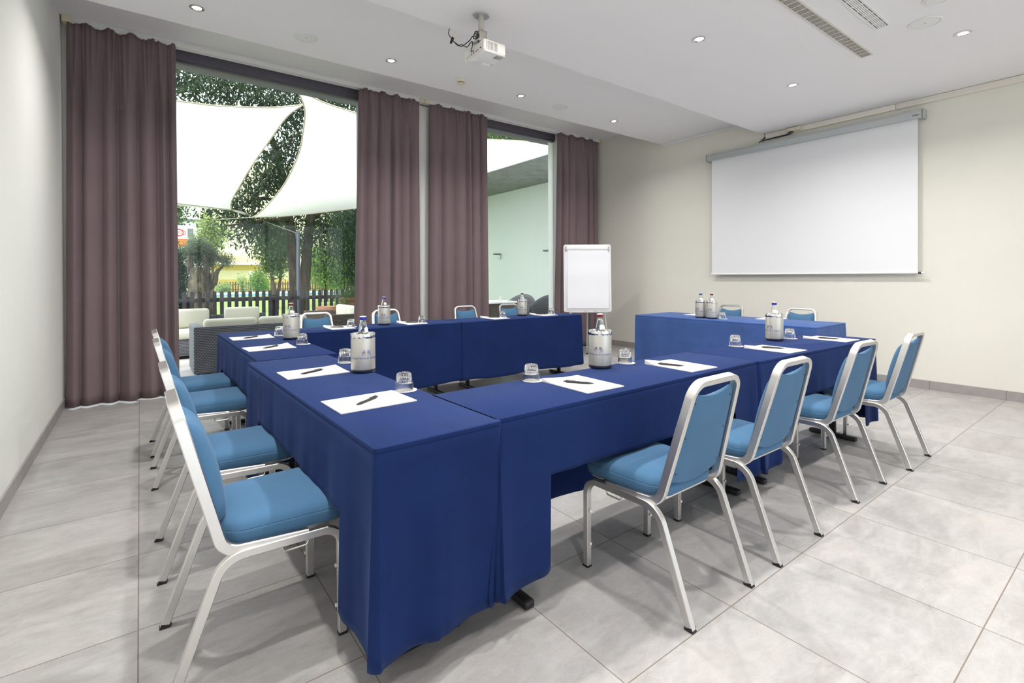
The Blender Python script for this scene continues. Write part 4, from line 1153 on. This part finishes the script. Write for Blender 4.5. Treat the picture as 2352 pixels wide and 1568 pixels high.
def crom(P, n=5):
    """closed smooth curve, keeping sharp corners where the outline turns hard"""
    P = [Vector(p) for p in P]; m = len(P); out = []
    sharp = []
    for i in range(m):
        a = (P[i]-P[i-1]).normalized(); c = (P[(i+1) % m]-P[i]).normalized(); sharp.append(a.dot(c) < .35)
    for i in range(m):
        p0, p1, p2, p3 = P[i-1], P[i], P[(i+1) % m], P[(i+2) % m]
        if sharp[i]: p0 = p1*2-p2
        if sharp[(i+1) % m]: p3 = p2*2-p1
        for k in range(n):
            t = k/n
            out.append(.5*((2*p1)+(p2-p0)*t+(2*p0-5*p1+4*p2-p3)*t*t+(3*p1-p0-3*p2+p3)*t*t*t))
    return out
def sail(name, P, label):
    t = thing('shade_sail', label, 'shade sail', P[0])
    o = Vector(P[0]); C = [p-o for p in crom(P)]
    b = BM(); f = b.faces.new([b.verts.new(p) for p in C]); bmesh.ops.triangulate(b, faces=[f])
    ob = obj('sail_fabric', b, M['sail'], t, 180); m = ob.modifiers.new('t', 'SOLIDIFY'); m.thickness = .004; m.offset = 0
    b = BM(); tube(b, [C[i] for i in range(len(C)) if i == 0 or (C[i]-C[i-1]).length > .004], .013, 6, closed=True); obj('hem_webbing', b, M['hem'], t)
    return t
s1 = sail('a', SA, 'white shade sail filling the upper half of the large window, by the corner curtain')
s2 = sail('b', SB, 'white shade sail beside the far curtain of the large window, with a curved inner edge')
s3 = sail('c', SC, 'white shade sail seen through the narrow window above the neighbouring wing')
def chain(p0, p1, par):
    p0, p1 = Vector(p0), Vector(p1); d = p1-p0; n = max(3, int(d.length/.05)); b = BM()
    q = d.to_track_quat('X', 'Z').to_matrix().to_4x4()
    for i in range(n):
        pts = [(.028*math.cos(a), .012*math.sin(a), 0) for a in [2*PI*k/8 for k in range(8)]]
        T = Matrix.Translation(p0+d*((i+.5)/n)) @ q @ Matrix.Rotation(PI/2*(i % 2), 4, 'X')
        tube(b, [T @ Vector(p) for p in pts], .004, 5, closed=True)
    o = obj('corner_chain', b, M['steel'], par); o.location = -Vector(par.location)
    return o
chain((2.2, 8.7, 4.13), (2.52, 8.25, 4.30), s1)
b = BM(); tube(b, [(2.03, 12.4, 2.61), (1.30, 12.9, 2.55)], .006, 5); tag(obj('guy_wire', b, M['steel']), 'thin guy wire running from the low corner of the shade sail', 'wire')
b = BM(); tube(b, [(2.35, 14.35, 2.83), (3.22, 13.52, 2.40)], .006, 5); tag(obj('guy_wire', b, M['steel']), 'thin guy wire from the shade sail toward the grey post', 'wire')

# grey post in front of the tree trunks
t = thing('sail_post', 'slim grey steel post in front of the two tree trunks', 'post', (3.26, 13.5, -.03))
b = BM(); lathe(b, [(.045, 0), (.045, 2.42), (.043, 2.43)], 20); obj('pole', b, M['lamp_post'], t)
b = BM(); lathe(b, [(.050, 2.43), (.050, 2.45), (.02, 2.47), (0, 2.47)], 20); obj('pole_cap', b, M['lamp_post'], t)
b = BM(); lathe(b, [(.11, 0), (.11, .012), (.05, .014)], 20); obj('base_plate', b, M['lamp_post'], t)

# picket fences
def fence(label, x0, x1, y, zt, pitch, w_, mat, loc_z=-.03, rails=(.25, .72), step=1.0):
    t = thing('picket_fence', label, 'fence', (x0, y, loc_z)); n = int((x1-x0)/pitch)
    H = zt-loc_z
    b0 = BM(); out = [(-w_/2, .03), (w_/2, .03)]+[(w_/2*math.cos(a), H-w_*.42+w_*.42*math.sin(a)) for a in [PI*k/6 for k in range(7)]]
    a = [b0.verts.new((x, -.011, z)) for x, z in out]; c = [b0.verts.new((x, .011, z)) for x, z in out]
    b0.faces.new(a); b0.faces.new(c[::-1])
    for i in range(len(out)): b0.faces.new((a[i], a[(i+1) % len(out)], c[(i+1) % len(out)], c[i]))
    p0 = obj('picket', b0, mat, t, 20)
    for k in range(n+1):
        p = p0 if k == 0 else p0.copy()
        if k: COL.objects.link(p); p.parent = t
        p.location = (k*pitch, 0, random.uniform(-.006, .006)); p.rotation_euler = (0, random.uniform(-.006, .006), 0)
    for z in rails:
        b = BM(); box(b, -.05, n*pitch+.05, .012, .045, H*z-.04*step, H*z+.04*step, .003); obj('rail', b, mat, t)
    k = 0.55
    while k < n*pitch:
        b = BM(); box(b, k-.035, k+.035, .046, .116, 0, H-.10, .004); obj('post', b, mat, t); k += 1.55
    return t
fence('dark picket fence at the terrace edge behind the wicker seats', -1.35, 6.3, 11.55, .985, .1275, .068, M['fence'], rails=(.30, .83))
fence('distant brown picket fence in front of the yellow building', 4.45, 15.4, 45, .95, .185, .10, M['fence_far'], loc_z=.1, rails=(.25, .75))

# wicker seats
def wicker_seat(label, cat, c, rz, W, Dp, H, nseat, cush_h, mat='wicker', arm=.10, back_z=None, seat_z=.30):
    """origin at floor centre; local -y is the front, back along +y"""
    t = thing('wicker_sofa' if nseat > 1 else 'wicker_armchair', label, cat, (c[0], c[1], 0), rz, 'wicker seats on the terrace')
    b = BM(); box(b, -W/2+arm+.001, W/2-arm-.001, -Dp/2+.01, Dp/2-.071, .04, seat_z, .01); obj('base', b, M[mat], t)
    b = BM(); box(b, -W/2, W/2, Dp/2-.07, Dp/2, .03, H, .012, 3); obj('back', b, M[mat], t)
    for s in (-1, 1):
        b = BM(); x0, x1 = sorted((s*W/2, s*(W/2-arm))); box(b, x0, x1, -Dp/2, Dp/2-.071, .03, H if nseat > 1 else H-.06, .012, 3); obj('arm', b, M[mat], t)
    n = nseat; wi = (W-2*arm)/n
    for k in range(n):
        x0 = -W/2+arm+k*wi+.006; x1 = x0+wi-.012
        b = BM(); box(b, x0, x1, -Dp/2-.01, Dp/2-.075, seat_z+.001, seat_z+.13, .04, 4); obj('seat_cushion', b, M['cushion'], t, 60)
        b = BM(); vs = box(b, x0+.01, x1-.01, Dp/2-.21, Dp/2-.078, seat_z+.132, cush_h, .045, 4)
        obj('back_cushion', b, M['cushion'], t, 60)
    for s in (-1, 1):
        for s2 in (-1, 1):
            b = BM(); box(b, s*(W/2-.05)-.02, s*(W/2-.05)+.02, s2*(Dp/2-.05)-.02, s2*(Dp/2-.05)+.02, 0, .031); obj('foot', b, M['black'], t)
    return t
# sofa with its back to the window
wicker_seat('grey wicker sofa with its woven back to the large window', 'sofa', (1.295, 7.81), D(180), 1.51, .74, .625, 2, .715)
wicker_seat('grey wicker armchair with cream cushions facing the room, beside the corner curtain', 'armchair', (.66, 9.55), D(1), .78, .72, .62, 1, .745)
wicker_seat('grey wicker armchair with cream cushions before the middle of the fence', 'armchair', (1.43, 9.62), D(-1), .78, .72, .62, 1, .742)
wicker_seat('brown wicker sofa standing side-on below the rosemary planter', 'sofa', (2.72, 8.72), D(-90), 1.36, .74, .655, 2, .76, 'wicker_brown')

# foliage
def leaves(name, clusters, n, L, Wd, mat, parent, droop=.5, seed=1, flat=.75):
    """clusters: (x, y, z, radius); n leaves shared by volume; each a folded blade"""
    r_ = np.random.default_rng(seed); cl = np.array([c[:4] for c in clusters], float)
    wgt = cl[:, 3]**2.2; wgt /= wgt.sum()
    idx = r_.choice(len(cl), n, p=wgt)
    d = r_.normal(size=(n, 3)); d /= np.linalg.norm(d, axis=1)[:, None]
    rad = r_.random(n)**.42
    ctr = cl[idx, :3]+d*(cl[idx, 3]*rad)[:, None]*np.array([1, 1, flat])
    # leaf sprays: gather leaves round twig points
    tw = r_.integers(0, max(1, n//7), n); base = ctr[tw % n]; ctr = base+(ctr-cl[idx, :3])*.0+r_.normal(size=(n, 3))*L*1.1
    ax = r_.normal(size=(n, 3)); ax[:, 2] -= droop*2.0; ax /= np.linalg.norm(ax, axis=1)[:, None]
    sd = np.cross(ax, r_.normal(size=(n, 3))); sd /= np.linalg.norm(sd, axis=1)[:, None]
    nm = np.cross(ax, sd); ln = L*r_.uniform(.7, 1.25, n)[:, None]; wd = Wd*r_.uniform(.8, 1.2, n)[:, None]
    v0 = ctr; v1 = ctr+ax*ln*.45+sd*wd*.5+nm*wd*.18; v2 = ctr+ax*ln; v3 = ctr+ax*ln*.45-sd*wd*.5+nm*wd*.18
    V = np.stack([v0, v1, v2, v3], 1).reshape(-1, 3)
    if parent is not None: V = V-np.array(parent.location)
    Fc = np.arange(4*n).reshape(-1, 4)
    tri = np.concatenate([Fc[:, [0, 1, 2]], Fc[:, [0, 2, 3]]])
    me = bpy.data.meshes.new(name); me.from_pydata(V.tolist(), [], tri.tolist()); me.update()
    return obj(name, me, mat, parent, 0)
def trunk(par, pts, radii, mat, name='trunk', n=12, rough=.12, seed=0):
    rn = random.Random(seed); P = [Vector(p)-Vector(par.location) for p in pts]
    # resample smooth
    Q, Rr = [], []
    for i in range(len(P)-1):
        p0 = P[max(i-1, 0)]; p1, p2 = P[i], P[i+1]; p3 = P[min(i+2, len(P)-1)]
        for k in range(5):
            t = k/5; Q.append(.5*((2*p1)+(p2-p0)*t+(2*p0-5*p1+4*p2-p3)*t*t+(3*p1-p0-3*p2+p3)*t**3)); Rr.append(radii[i]+(radii[i+1]-radii[i])*t)
    Q.append(P[-1]); Rr.append(radii[-1])
    b = BM(); rg = sweep(b, Q, circ(1, n), None, False, True, 0, Rr)
    for i, ring in enumerate(rg):
        for j, v in enumerate(ring):
            v.co = Q[i]+(v.co-Q[i])*(1+rough*math.sin(j*2*PI/n*3+seed+i*.25)+rn.uniform(-rough, rough)*.5)
    return obj(name, b, mat, par, 60)

# big tree with two trunks
t = thing('tree', 'large leafy tree with two trunks behind the picket fence and above the shade sails', 'tree', (3.6, 15, -.03), 0, 'trees and bushes in the garden')
trunk(t, [(3.56, 15, -.03), (3.53, 15, .6), (3.48, 15, 1.7), (3.42, 15, 2.6), (3.3, 15, 3.6), (3.0, 14.8, 4.8), (2.5, 14.5, 5.6)], [.20, .155, .13, .125, .115, .09, .04], M['bark'], seed=1)
trunk(t, [(3.68, 15.05, -.03), (3.73, 15, .6), (3.84, 15, 1.6), (3.93, 15, 2.6), (4.05, 15, 3.4), (4.35, 14.9, 4.6), (4.8, 14.6, 5.6)], [.20, .155, .135, .13, .12, .09, .04], M['bark'], seed=2)
for k, pts in enumerate(([(3.35, 15, 3.1), (2.7, 14.7, 3.4), (1.9, 14.3, 3.0)], [(3.1, 14.9, 4.4), (2.0, 14.2, 5.0), (1.0, 13.7, 5.5)], [(3.98, 15, 3.0), (4.5, 14.8, 3.2), (5.2, 14.5, 2.9)], [(4.2, 15, 4.0), (3.6, 14.3, 4.9), (3.1, 14, 5.8)], [(3.42, 15, 2.9), (2.6, 14.4, 2.75), (1.6, 13.8, 2.5)])):
    trunk(t, pts, [.07, .045, .015], M['bark'], 'branch', 8, seed=k+5)
big = [(0.65, 13.5, 5.6, .8), (1.3, 13.6, 5.75, .8), (2.0, 13.8, 5.9, .75), (2.6, 14, 5.7, .8), (3.2, 14, 5.9, .8), (3.9, 14, 6.1, .8), (4.7, 14, 6.1, .8), (5.5, 14, 6.0, .9), (1.6, 14.2, 6.7, .9), (2.9, 14.4, 6.9, 1.0), (4.4, 14.4, 7.0, 1.1), (-.2, 13.5, 5.7, .8),
 (3.1, 14, 5.2, .55), (3.3, 14, 4.6, .6), (2.8, 14.2, 4.3, .6), (2.55, 14.5, 3.85, .6), (2.2, 14.6, 3.45, .55), (3.0, 14.5, 3.7, .65), (3.7, 15, 4.0, .7), (1.75, 14.5, 3.1, .45), (4.5, 14.8, 4.4, .9), (5.4, 14.6, 4.2, .9), (3.9, 14.6, 5.0, .8),
 (1.35, 14, 2.95, .34), (1.85, 14.2, 2.75, .45), (2.45, 14.5, 2.8, .55), (2.05, 14, 2.35, .36), (1.62, 13.4, 2.2, .24), (2.75, 14.6, 2.5, .55), (3.5, 15.3, 2.9, .65), (4.3, 15, 2.95, .65), (4.7, 14.4, 2.8, .6), (3.0, 15.6, 2.2, .45), (4.2, 14.6, 2.3, .50), (4.45, 14.6, 1.85, .42), (3.75, 15.6, 2.2, .4), (5.3, 14.6, 2.9, .8)]
leaves('crown', big, 26000, .15, .045, M['leaf_dark'], t, .55, 1)
t = thing('bamboo', 'dark narrow-leaved bamboo beside the far curtain of the large window', 'bamboo', (4.35, 12.8, -.03), 0, 'trees and bushes in the garden')
for k in range(6): trunk(t, [(4.2+.09*k, 12.8+.05*(k % 3), -.03), (4.19+.10*k, 12.8, 1.4), (4.12+.12*k, 12.7, 2.9)], [.018, .016, .008], M['leaf_mid'], 'cane', 6, .02, k)
leaves('foliage', [(4.32, 12.6, 2.75, .42), (4.30, 12.6, 2.2, .40), (4.36, 12.6, 1.7, .36), (4.40, 12.6, 1.25, .28), (4.85, 13, 2.2, .6), (4.8, 13, 1.4, .5), (4.7, 13, 3.1, .6)], 6500, .17, .022, M['leaf_bamboo'], t, .5, 2)
t = thing('tree', 'small tree with slender forked trunk in the middle of the garden', 'tree', (4.45, 22, -.03), 0, 'trees and bushes in the garden')
trunk(t, [(4.40, 22, -.03), (4.38, 22, .6), (4.30, 22, 1.3), (4.15, 22, 2.4)], [.11, .085, .07, .03], M['bark'], seed=3); trunk(t, [(4.46, 22, -.03), (4.52, 22, .6), (4.62, 22, 1.3), (4.6, 22, 2.2)], [.09, .07, .05, .03], M['bark'], seed=4)
leaves('crown', [(4.45, 22, 3.5, .55), (4.38, 22, 2.9, .62), (4.3, 22, 2.3, .62), (4.6, 22, 2.2, .5), (4.45, 22, 1.75, .5), (4.9, 22, 2.7, .6), (4.2, 22, 1.8, .35)], 6500, .15, .05, M['leaf_mid'], t, .3, 3)
t = thing('bush', 'bright light green bush behind the grey post', 'bush', (7.0, 24, -.03), 0, 'trees and bushes in the garden')
trunk(t, [(7.0, 24, -.03), (7.0, 24, .8), (6.9, 24, 1.7)], [.05, .04, .02], M['bark'], 'stem', 8)
leaves('foliage', [(6.7, 24, 1.8, .55), (7.2, 24, 1.75, .6), (6.9, 24, 1.25, .5), (7.6, 24, 1.5, .6), (6.6, 24, 2.3, .5), (7.4, 24, 1.1, .5)], 4500, .14, .07, M['leaf_light'], t, .2, 4)
t = thing('tree', 'row of thin trunks and shade-side growth behind the planter', 'tree', (8.2, 27, -.03), 0, 'trees and bushes in the garden')
t['label'] = 'dense thicket tree with thin pale trunks beyond the planter'
for k in range(9): trunk(t, [(7.3+.33*k, 27, -.03), (7.35+.32*k+.05*(k % 2), 27, 1.0), (7.3+.34*k, 27, 2.4)], [.05, .04, .02], M['bark'], 'trunk', 7, seed=k)
leaves('crown', [(7.4+.5*k, 27.5, 2.4+.5*(k % 2), .9) for k in range(8)]+[(7.6+.55*k, 28, 1.3, .8) for k in range(7)]+[(8+.8*k, 28, 4, 1.2) for k in range(5)], 9000, .17, .06, M['leaf_mid'], t, .4, 5)
# olive tree
t = thing('olive_tree', 'old olive tree with a thick gnarled trunk behind the fence', 'olive tree', (1.24, 15, -.03), 0, 'trees and bushes in the garden')
tk = trunk(t, [(1.22, 15, -.03), (1.24, 15, .35), (1.25, 15, .8), (1.24, 15, 1.2), (1.22, 15.05, 1.5)], [.36, .30, .24, .22, .19], M['bark_olive'], n=26, rough=.26, seed=9)
for k, pts in enumerate(([(1.14, 15, 1.25), (1.02, 15.05, 1.55), (1.05, 15.1, 1.9)], [(1.30, 15, 1.25), (1.38, 15.05, 1.55), (1.34, 15.1, 1.9)], [(1.36, 15, .95), (1.55, 15, 1.12), (1.60, 15, 1.40), (1.78, 15, 1.60)])):
    trunk(t, pts, [.10, .075, .04] if len(pts) == 3 else [.08, .07, .055, .02], M['bark_olive'], 'branch', 10, .15, k)
leaves('crown', [(1.08, 15.2, 1.95, .24), (1.32, 15.2, 2.0, .26), (1.18, 15.2, 1.72, .22), (1.44, 15.2, 1.68, .20), (1.24, 15.4, 2.15, .24), (1.56, 15.2, 1.85, .2), (1.80, 15, 1.72, .2)], 9000, .060, .017, M['leaf_olive'], t, .1, 6)
t = thing('hedge', 'dark clipped hedge beside the olive tree at the corner curtain', 'hedge', (.75, 15.6, -.03), 0, 'trees and bushes in the garden')
trunk(t, [(.72, 15.7, -.03), (.72, 15.7, 1.0), (.72, 15.7, 1.8)], [.06, .05, .02], M['bark'], 'stem', 8)
leaves('foliage', [(.72, 15.6, 1.85, .30), (.80, 15.6, 1.45, .30), (.74, 15.6, 1.05, .32), (.78, 15.6, .6, .32), (.45, 15.7, 1.6, .4), (.4, 15.7, .9, .45), (.7, 15.6, .25, .3)], 15000, .07, .032, M['leaf_bamboo'], t, .1, 7)
# far trees and bushes
for lab, cl_, n_, m_, tr_ in (('pale tall tree above the orange-fronted kiosk', [(1.3, 29, 4.7, .75), (1.5, 29, 4.1, .55), (.9, 29, 4.5, .8), (.6, 29, 5.4, .9)], 2600, 'leaf_mid', (1.1, 29)),
                              ('pale yellow-green tree beside the pale house', [(2.9, 30, 4.1, .45), (3.35, 30, 3.7, .5), (2.7, 30, 3.4, .45), (3.1, 30, 3.2, .5)], 2400, 'leaf_pale', (3.0, 30)),
                              ('round green bush in front of the yellow building', [(7.3, 42, .95, .62), (7.2, 42, 1.35, .42), (7.5, 42, .6, .5)], 2400, 'leaf_light', (7.3, 42)),
                              ('low pale bush at the distant fence beside the olive tree', [(5.2, 43, .5, .32), (4.9, 43, .45, .28)], 700, 'leaf_pale', (5.4, 43)),
                              ('thin shrub between the pale bush and the round bush', [(6.3, 43, 1.0, .25), (6.2, 43, 1.3, .2), (6.45, 43, .6, .25)], 350, 'leaf_pale', (6.3, 43))):
    t = thing('bush' if 'bush' in lab or 'shrub' in lab else 'tree', lab, 'bush' if 'bush' in lab or 'shrub' in lab else 'tree', (*tr_, -.03), 0, 'trees and bushes in the garden')
    z = cl_[0][2]; trunk(t, [(*tr_, -.03), (tr_[0]+.03, tr_[1], z*.5), (tr_[0], tr_[1], z)], [.07, .055, .02], M['bark'], 'stem', 7)
    leaves('foliage', cl_, n_, .16, .075, M[m_], t, .2, len(lab))
t = thing('tree', 'dark tree seen over the shade sail through the narrow window', 'tree', (11.5, 16.5, -.03), 0, 'trees and bushes in the garden')
trunk(t, [(11.5, 16.6, -.03), (11.5, 16.6, 4), (11.5, 16.6, 6.6)], [.2, .16, .06], M['bark'])
leaves('crown', [(10.3, 16, 6.7, .8), (11.2, 16, 6.6, .8), (12.0, 16, 6.7, .8), (11, 16.3, 7.5, 1.1), (12.6, 16.3, 7.2, 1.0)], 6000, .15, .05, M['leaf_mid'], t, .5, 12)

# planter with rosemary
t = thing('planter', 'terracotta basketweave planter full of rosemary in front of the fence', 'planter', (3.75, 10.4, 0))
b = BM(); poly_prism(b, rrect(.74, .40, .03, 4), .0, .80); xf([v for v in b.verts if v.co.z < .1], Matrix.Diagonal((.92, .92, 1, 1))); obj('pot', b, M['terracotta'], t, 30)
b = BM(); sweep(b, [(x, y, .80) for x, y in rrect(.75, .41, .03, 4)], circ(.025, 8), (0, 0, 1), closed=True); obj('pot_rim', b, M['terracotta'], t)
leaves('rosemary_plant', [(3.75, 10.3, .90, .24), (3.5, 10.25, .92, .22), (4.0, 10.3, .95, .24), (3.36, 10.15, .80, .20), (3.30, 10.1, .62, .16), (3.25, 10.1, .52, .09)], 5200, .05, .006, M['rosemary'], t, -.25, 8)
t = thing('planter', 'small terracotta pot beside the rosemary planter', 'planter', (3.16, 10.75, 0))
b = BM(); lathe(b, [(0, 0), (.16, 0), (.20, .58), (.225, .585), (.225, .64), (.19, .645), (.18, .60), (0, .59)], 28, caps=False); obj('pot', b, plain('plain_terracotta', lin(196, 148, 118), .85), t, 40)
b = BM(); lathe(b, [(0, .610), (.185, .605)], 20, caps=False); obj('soil', b, M['bark'], t)

# pool behind the fence, far lamp post, buildings
t = thing('swimming_pool', 'swimming pool with pale rim far across the lawn', 'pool', (9, 41, -.03))
b = BM(); box(b, -7.2, 7.2, -3.2, -2.7, 0, .30, .02); box(b, -7.2, 7.2, 2.7, 3.2, 0, .10, .02); box(b, -7.2, -6.7, -2.7, 2.7, 0, .10, .02); box(b, 6.7, 7.2, -2.7, 2.7, 0, .10, .02); obj('rim', b, M['white'], t)
b = BM(); box(b, -7.1, 7.1, -3.24, -3.201, .08, .20); obj('tile_band', b, M['pool_water'], t)
b = BM(); box(b, -6.69, 6.69, -2.69, 2.69, 0, .06); obj('water', b, M['pool_water'], t)
t = thing('lamp_post', 'dark bollard lamp at the distant fence', 'lamp', (6.95, 43.5, -.03))
b = BM(); lathe(b, [(.06, 0), (.06, 1.5), (.08, 1.52)], 12); obj('post', b, M['lamp_post'], t)
b = BM(); lathe(b, [(.08, 1.52), (.085, 1.78), (.05, 1.82), (0, 1.83)], 12); obj('lantern', b, M['white_pl'], t)

t = thing('building', 'yellow building with a glazed canopy at the end of the garden', 'building', (13, 54, -.03))
b = BM(); box(b, -8.2, 16, -1.2, 6, 0, 2.9); obj('ground_floor_wall', b, M['yellow'], t)
b = BM(); box(b, -8.25, 16, -1.15, 6, 2.9, 12.5); obj('upper_wall', b, M['yellow_pale'], t)
b = BM(); box(b, -8.2, 16, -1.23, -1.201, 1.15, 2.0); obj('wall_band', b, M['yellow_pale'], t)
b = BM(); vs = box(b, -7.8, 12, -2.6, -1.2, 2.62, 2.66)
for v in vs:
    if v.co.y > -1.9: v.co.z += .75
obj('canopy_glass', b, M['roof_glass'], t)
b = BM(); box(b, -7.9, 12.1, -2.68, -2.6, 2.5, 2.66); obj('canopy_gutter', b, M['white'], t)
for k in range(14):
    b = BM(); vs = box(b, -7.8+1.5*k, -7.8+1.5*k+.09, -2.6, -1.2, 2.665, 2.74)
    for v in vs:
        if v.co.y > -1.9: v.co.z += .75
    obj('canopy_rafter', b, M['white'], t)
t = thing('building', 'pale grey house partly hidden behind the garden trees', 'building', (3.2, 49, -.03))
b = BM(); box(b, -1.6, 1.0, -1, 6, 0, 5.9); obj('wall', b, M['cream_house'], t)
b = BM(); box(b, -1.75, 1.15, -1.15, 6.1, 5.9, 6.1, .02); obj('roof_slab', b, M['grey_conc'], t)
for x in (-.9, .1):
    b = BM(); box(b, x-.28, x+.28, -1.03, -1.001, 4.0, 5.4); wn_ = obj('window', b, M['white'], t)
    b = BM(); box(b, x-.22, x+.22, -1.05, -1.031, 4.08, 5.32); obj('pane', b, M['grey_conc'], wn_)
t = thing('kiosk', 'kiosk with an orange signboard and a red ringed emblem at the corner curtain', 'kiosk', (1.05, 27, -.03))
b = BM(); box(b, -.62, .62, -.6, .9, 0, 2.6); obj('wall', b, M['cream_house'], t)
b = BM(); box(b, -.66, .66, -.68, -.601, 2.66, 3.02, .01); obj('signboard', b, M['orange'], t)
b = BM(); box(b, -.66, .66, -.66, .95, 3.06, 3.62, .02); obj('upper_panel', b, M['cream_house'], t)
b = BM(); box(b, -.7, .7, -.7, 1.0, 2.6, 2.66); box(b, -.7, .7, -.7, 1.0, 3.02, 3.06); obj('ledge', b, M['white'], t)
b = BM(); tube(b, [(.34+.16*math.cos(a), -.668, 3.30+.15*math.sin(a)) for a in [2*PI*k/24 for k in range(24)]], .018, 6, closed=True); tube(b, [(.34+.25*math.cos(a), -.668, 3.30+.13*math.sin(a)) for a in [2*PI*k/24 for k in range(24)]], .010, 6, closed=True)
obj('emblem_ring', b, M['red'], t)
b = text_bm('SO', .17); b.transform(Matrix.Translation((.34, -.672, 3.30)) @ Matrix.Rotation(PI/2, 4, 'X')); obj('emblem_letters', b, M['red'], t, 0)

# neighbouring wing seen through the narrow window
wg = thing('building', 'pale wing of the building with a deep concrete overhang, seen through the narrow window', 'building', (9.0, 12, 0))
b = BM(); box(b, 0, .3, -4.6, 8, -.1, 3.84); obj('wall', b, M['wing_wall'], wg)
b = BM(); box(b, -2.05, 1, -4.6, 8, 3.84, 3.99, .01); obj('overhang_slab', b, M['wing_soffit'], wg)
b = BM(); box(b, -2.09, -2.051, -4.6, 8, 3.835, 4.0, .004); obj('fascia', b, M['white'], wg)
for k, y in enumerate((.62, -1.75)):
    b = BM(); box(b, -.03, -.001, y-.035, y+.035, 1.80, 1.93, .006); lp = obj('wall_lamp', b, M['alu_pole'], wg)
    b = BM(); vs = box(b, -.24, -.02, y-.05, y+.05, 1.93, 1.975, .01); obj('lamp_head', b, M['grey_conc'], lp)
# outdoor table and wicker chairs behind the narrow window
t = thing('outdoor_table', 'grey outdoor table with a pale top behind the narrow window', 'table', (5.85, 8.45, 0))
b = BM(); box(b, -.42, .42, -.38, .38, .715, .745, .006); obj('table_top', b, M['white'], t)
b = BM(); box(b, -.38, .38, -.34, .34, .02, .714, .01); obj('table_base', b, M['wicker_brown'], t)
tag(obj('menu_card', (lambda b_: (box(b_, -.035, .035, -.01, .01, 0, .095, .002), b_)[1])(BM()), M['paper'], None, 40, (5.92, 8.30, .746), .6), 'small card holder standing on the outdoor table', 'card holder')
b = BM(); lathe(b, [(.045, 0), (.05, .035), (.046, .035), (.042, .006), (0, .006)], 24, caps=False); tag(obj('ashtray', b, M['glass'], None, 40, (6.08, 8.22, .746)), 'glass ashtray on the outdoor table', 'ashtray')
def wchair(label, c, rz):
    t = thing('wicker_chair', label, 'chair', (*c, 0), rz, 'round-backed wicker chairs outside the narrow window')
    b = BM(); lathe(b, [(0, .36), (.25, .36), (.27, .39), (.26, .42), (0, .43)], 28); obj('seat', b, M['wicker_brown'], t)
    # curved shell from arm to arm, highest at the back (+y)
    def sh(u, v):
        a = -.35+(PI+.7)*u; h = .60+.24*max(0, math.sin(PI*u))**1.6
        r = .28+.05*v
        return (r*math.cos(a), r*math.sin(a)*.95, .40+(h-.40)*v)
    b = BM(); grid(b, 33, 8, sh); o = obj('back_shell', b, M['wicker'], t, 180); m = o.modifiers.new('t', 'SOLIDIFY'); m.thickness = .022
    b = BM(); pts = [Vector(sh(u/32, 1)) for u in range(33)]; tube(b, pts, .018, 8); obj('arm_rim', b, M['wicker'], t)
    for sx_ in (-1, 1):
        for sy_ in (-1, 1):
            b = BM(); tube(b, [(sx_*.19, sy_*.18, .36), (sx_*.24, sy_*.23, 0)], .016, 8); obj('leg', b, M['alu_pole'], t)
wchair('round-backed wicker chair behind the outdoor table, the one closer to the table', (6.72, 8.70), D(-60))
wchair('round-backed wicker chair outside, partly behind the flipchart-side curtain', (6.95, 8.10), D(-70))
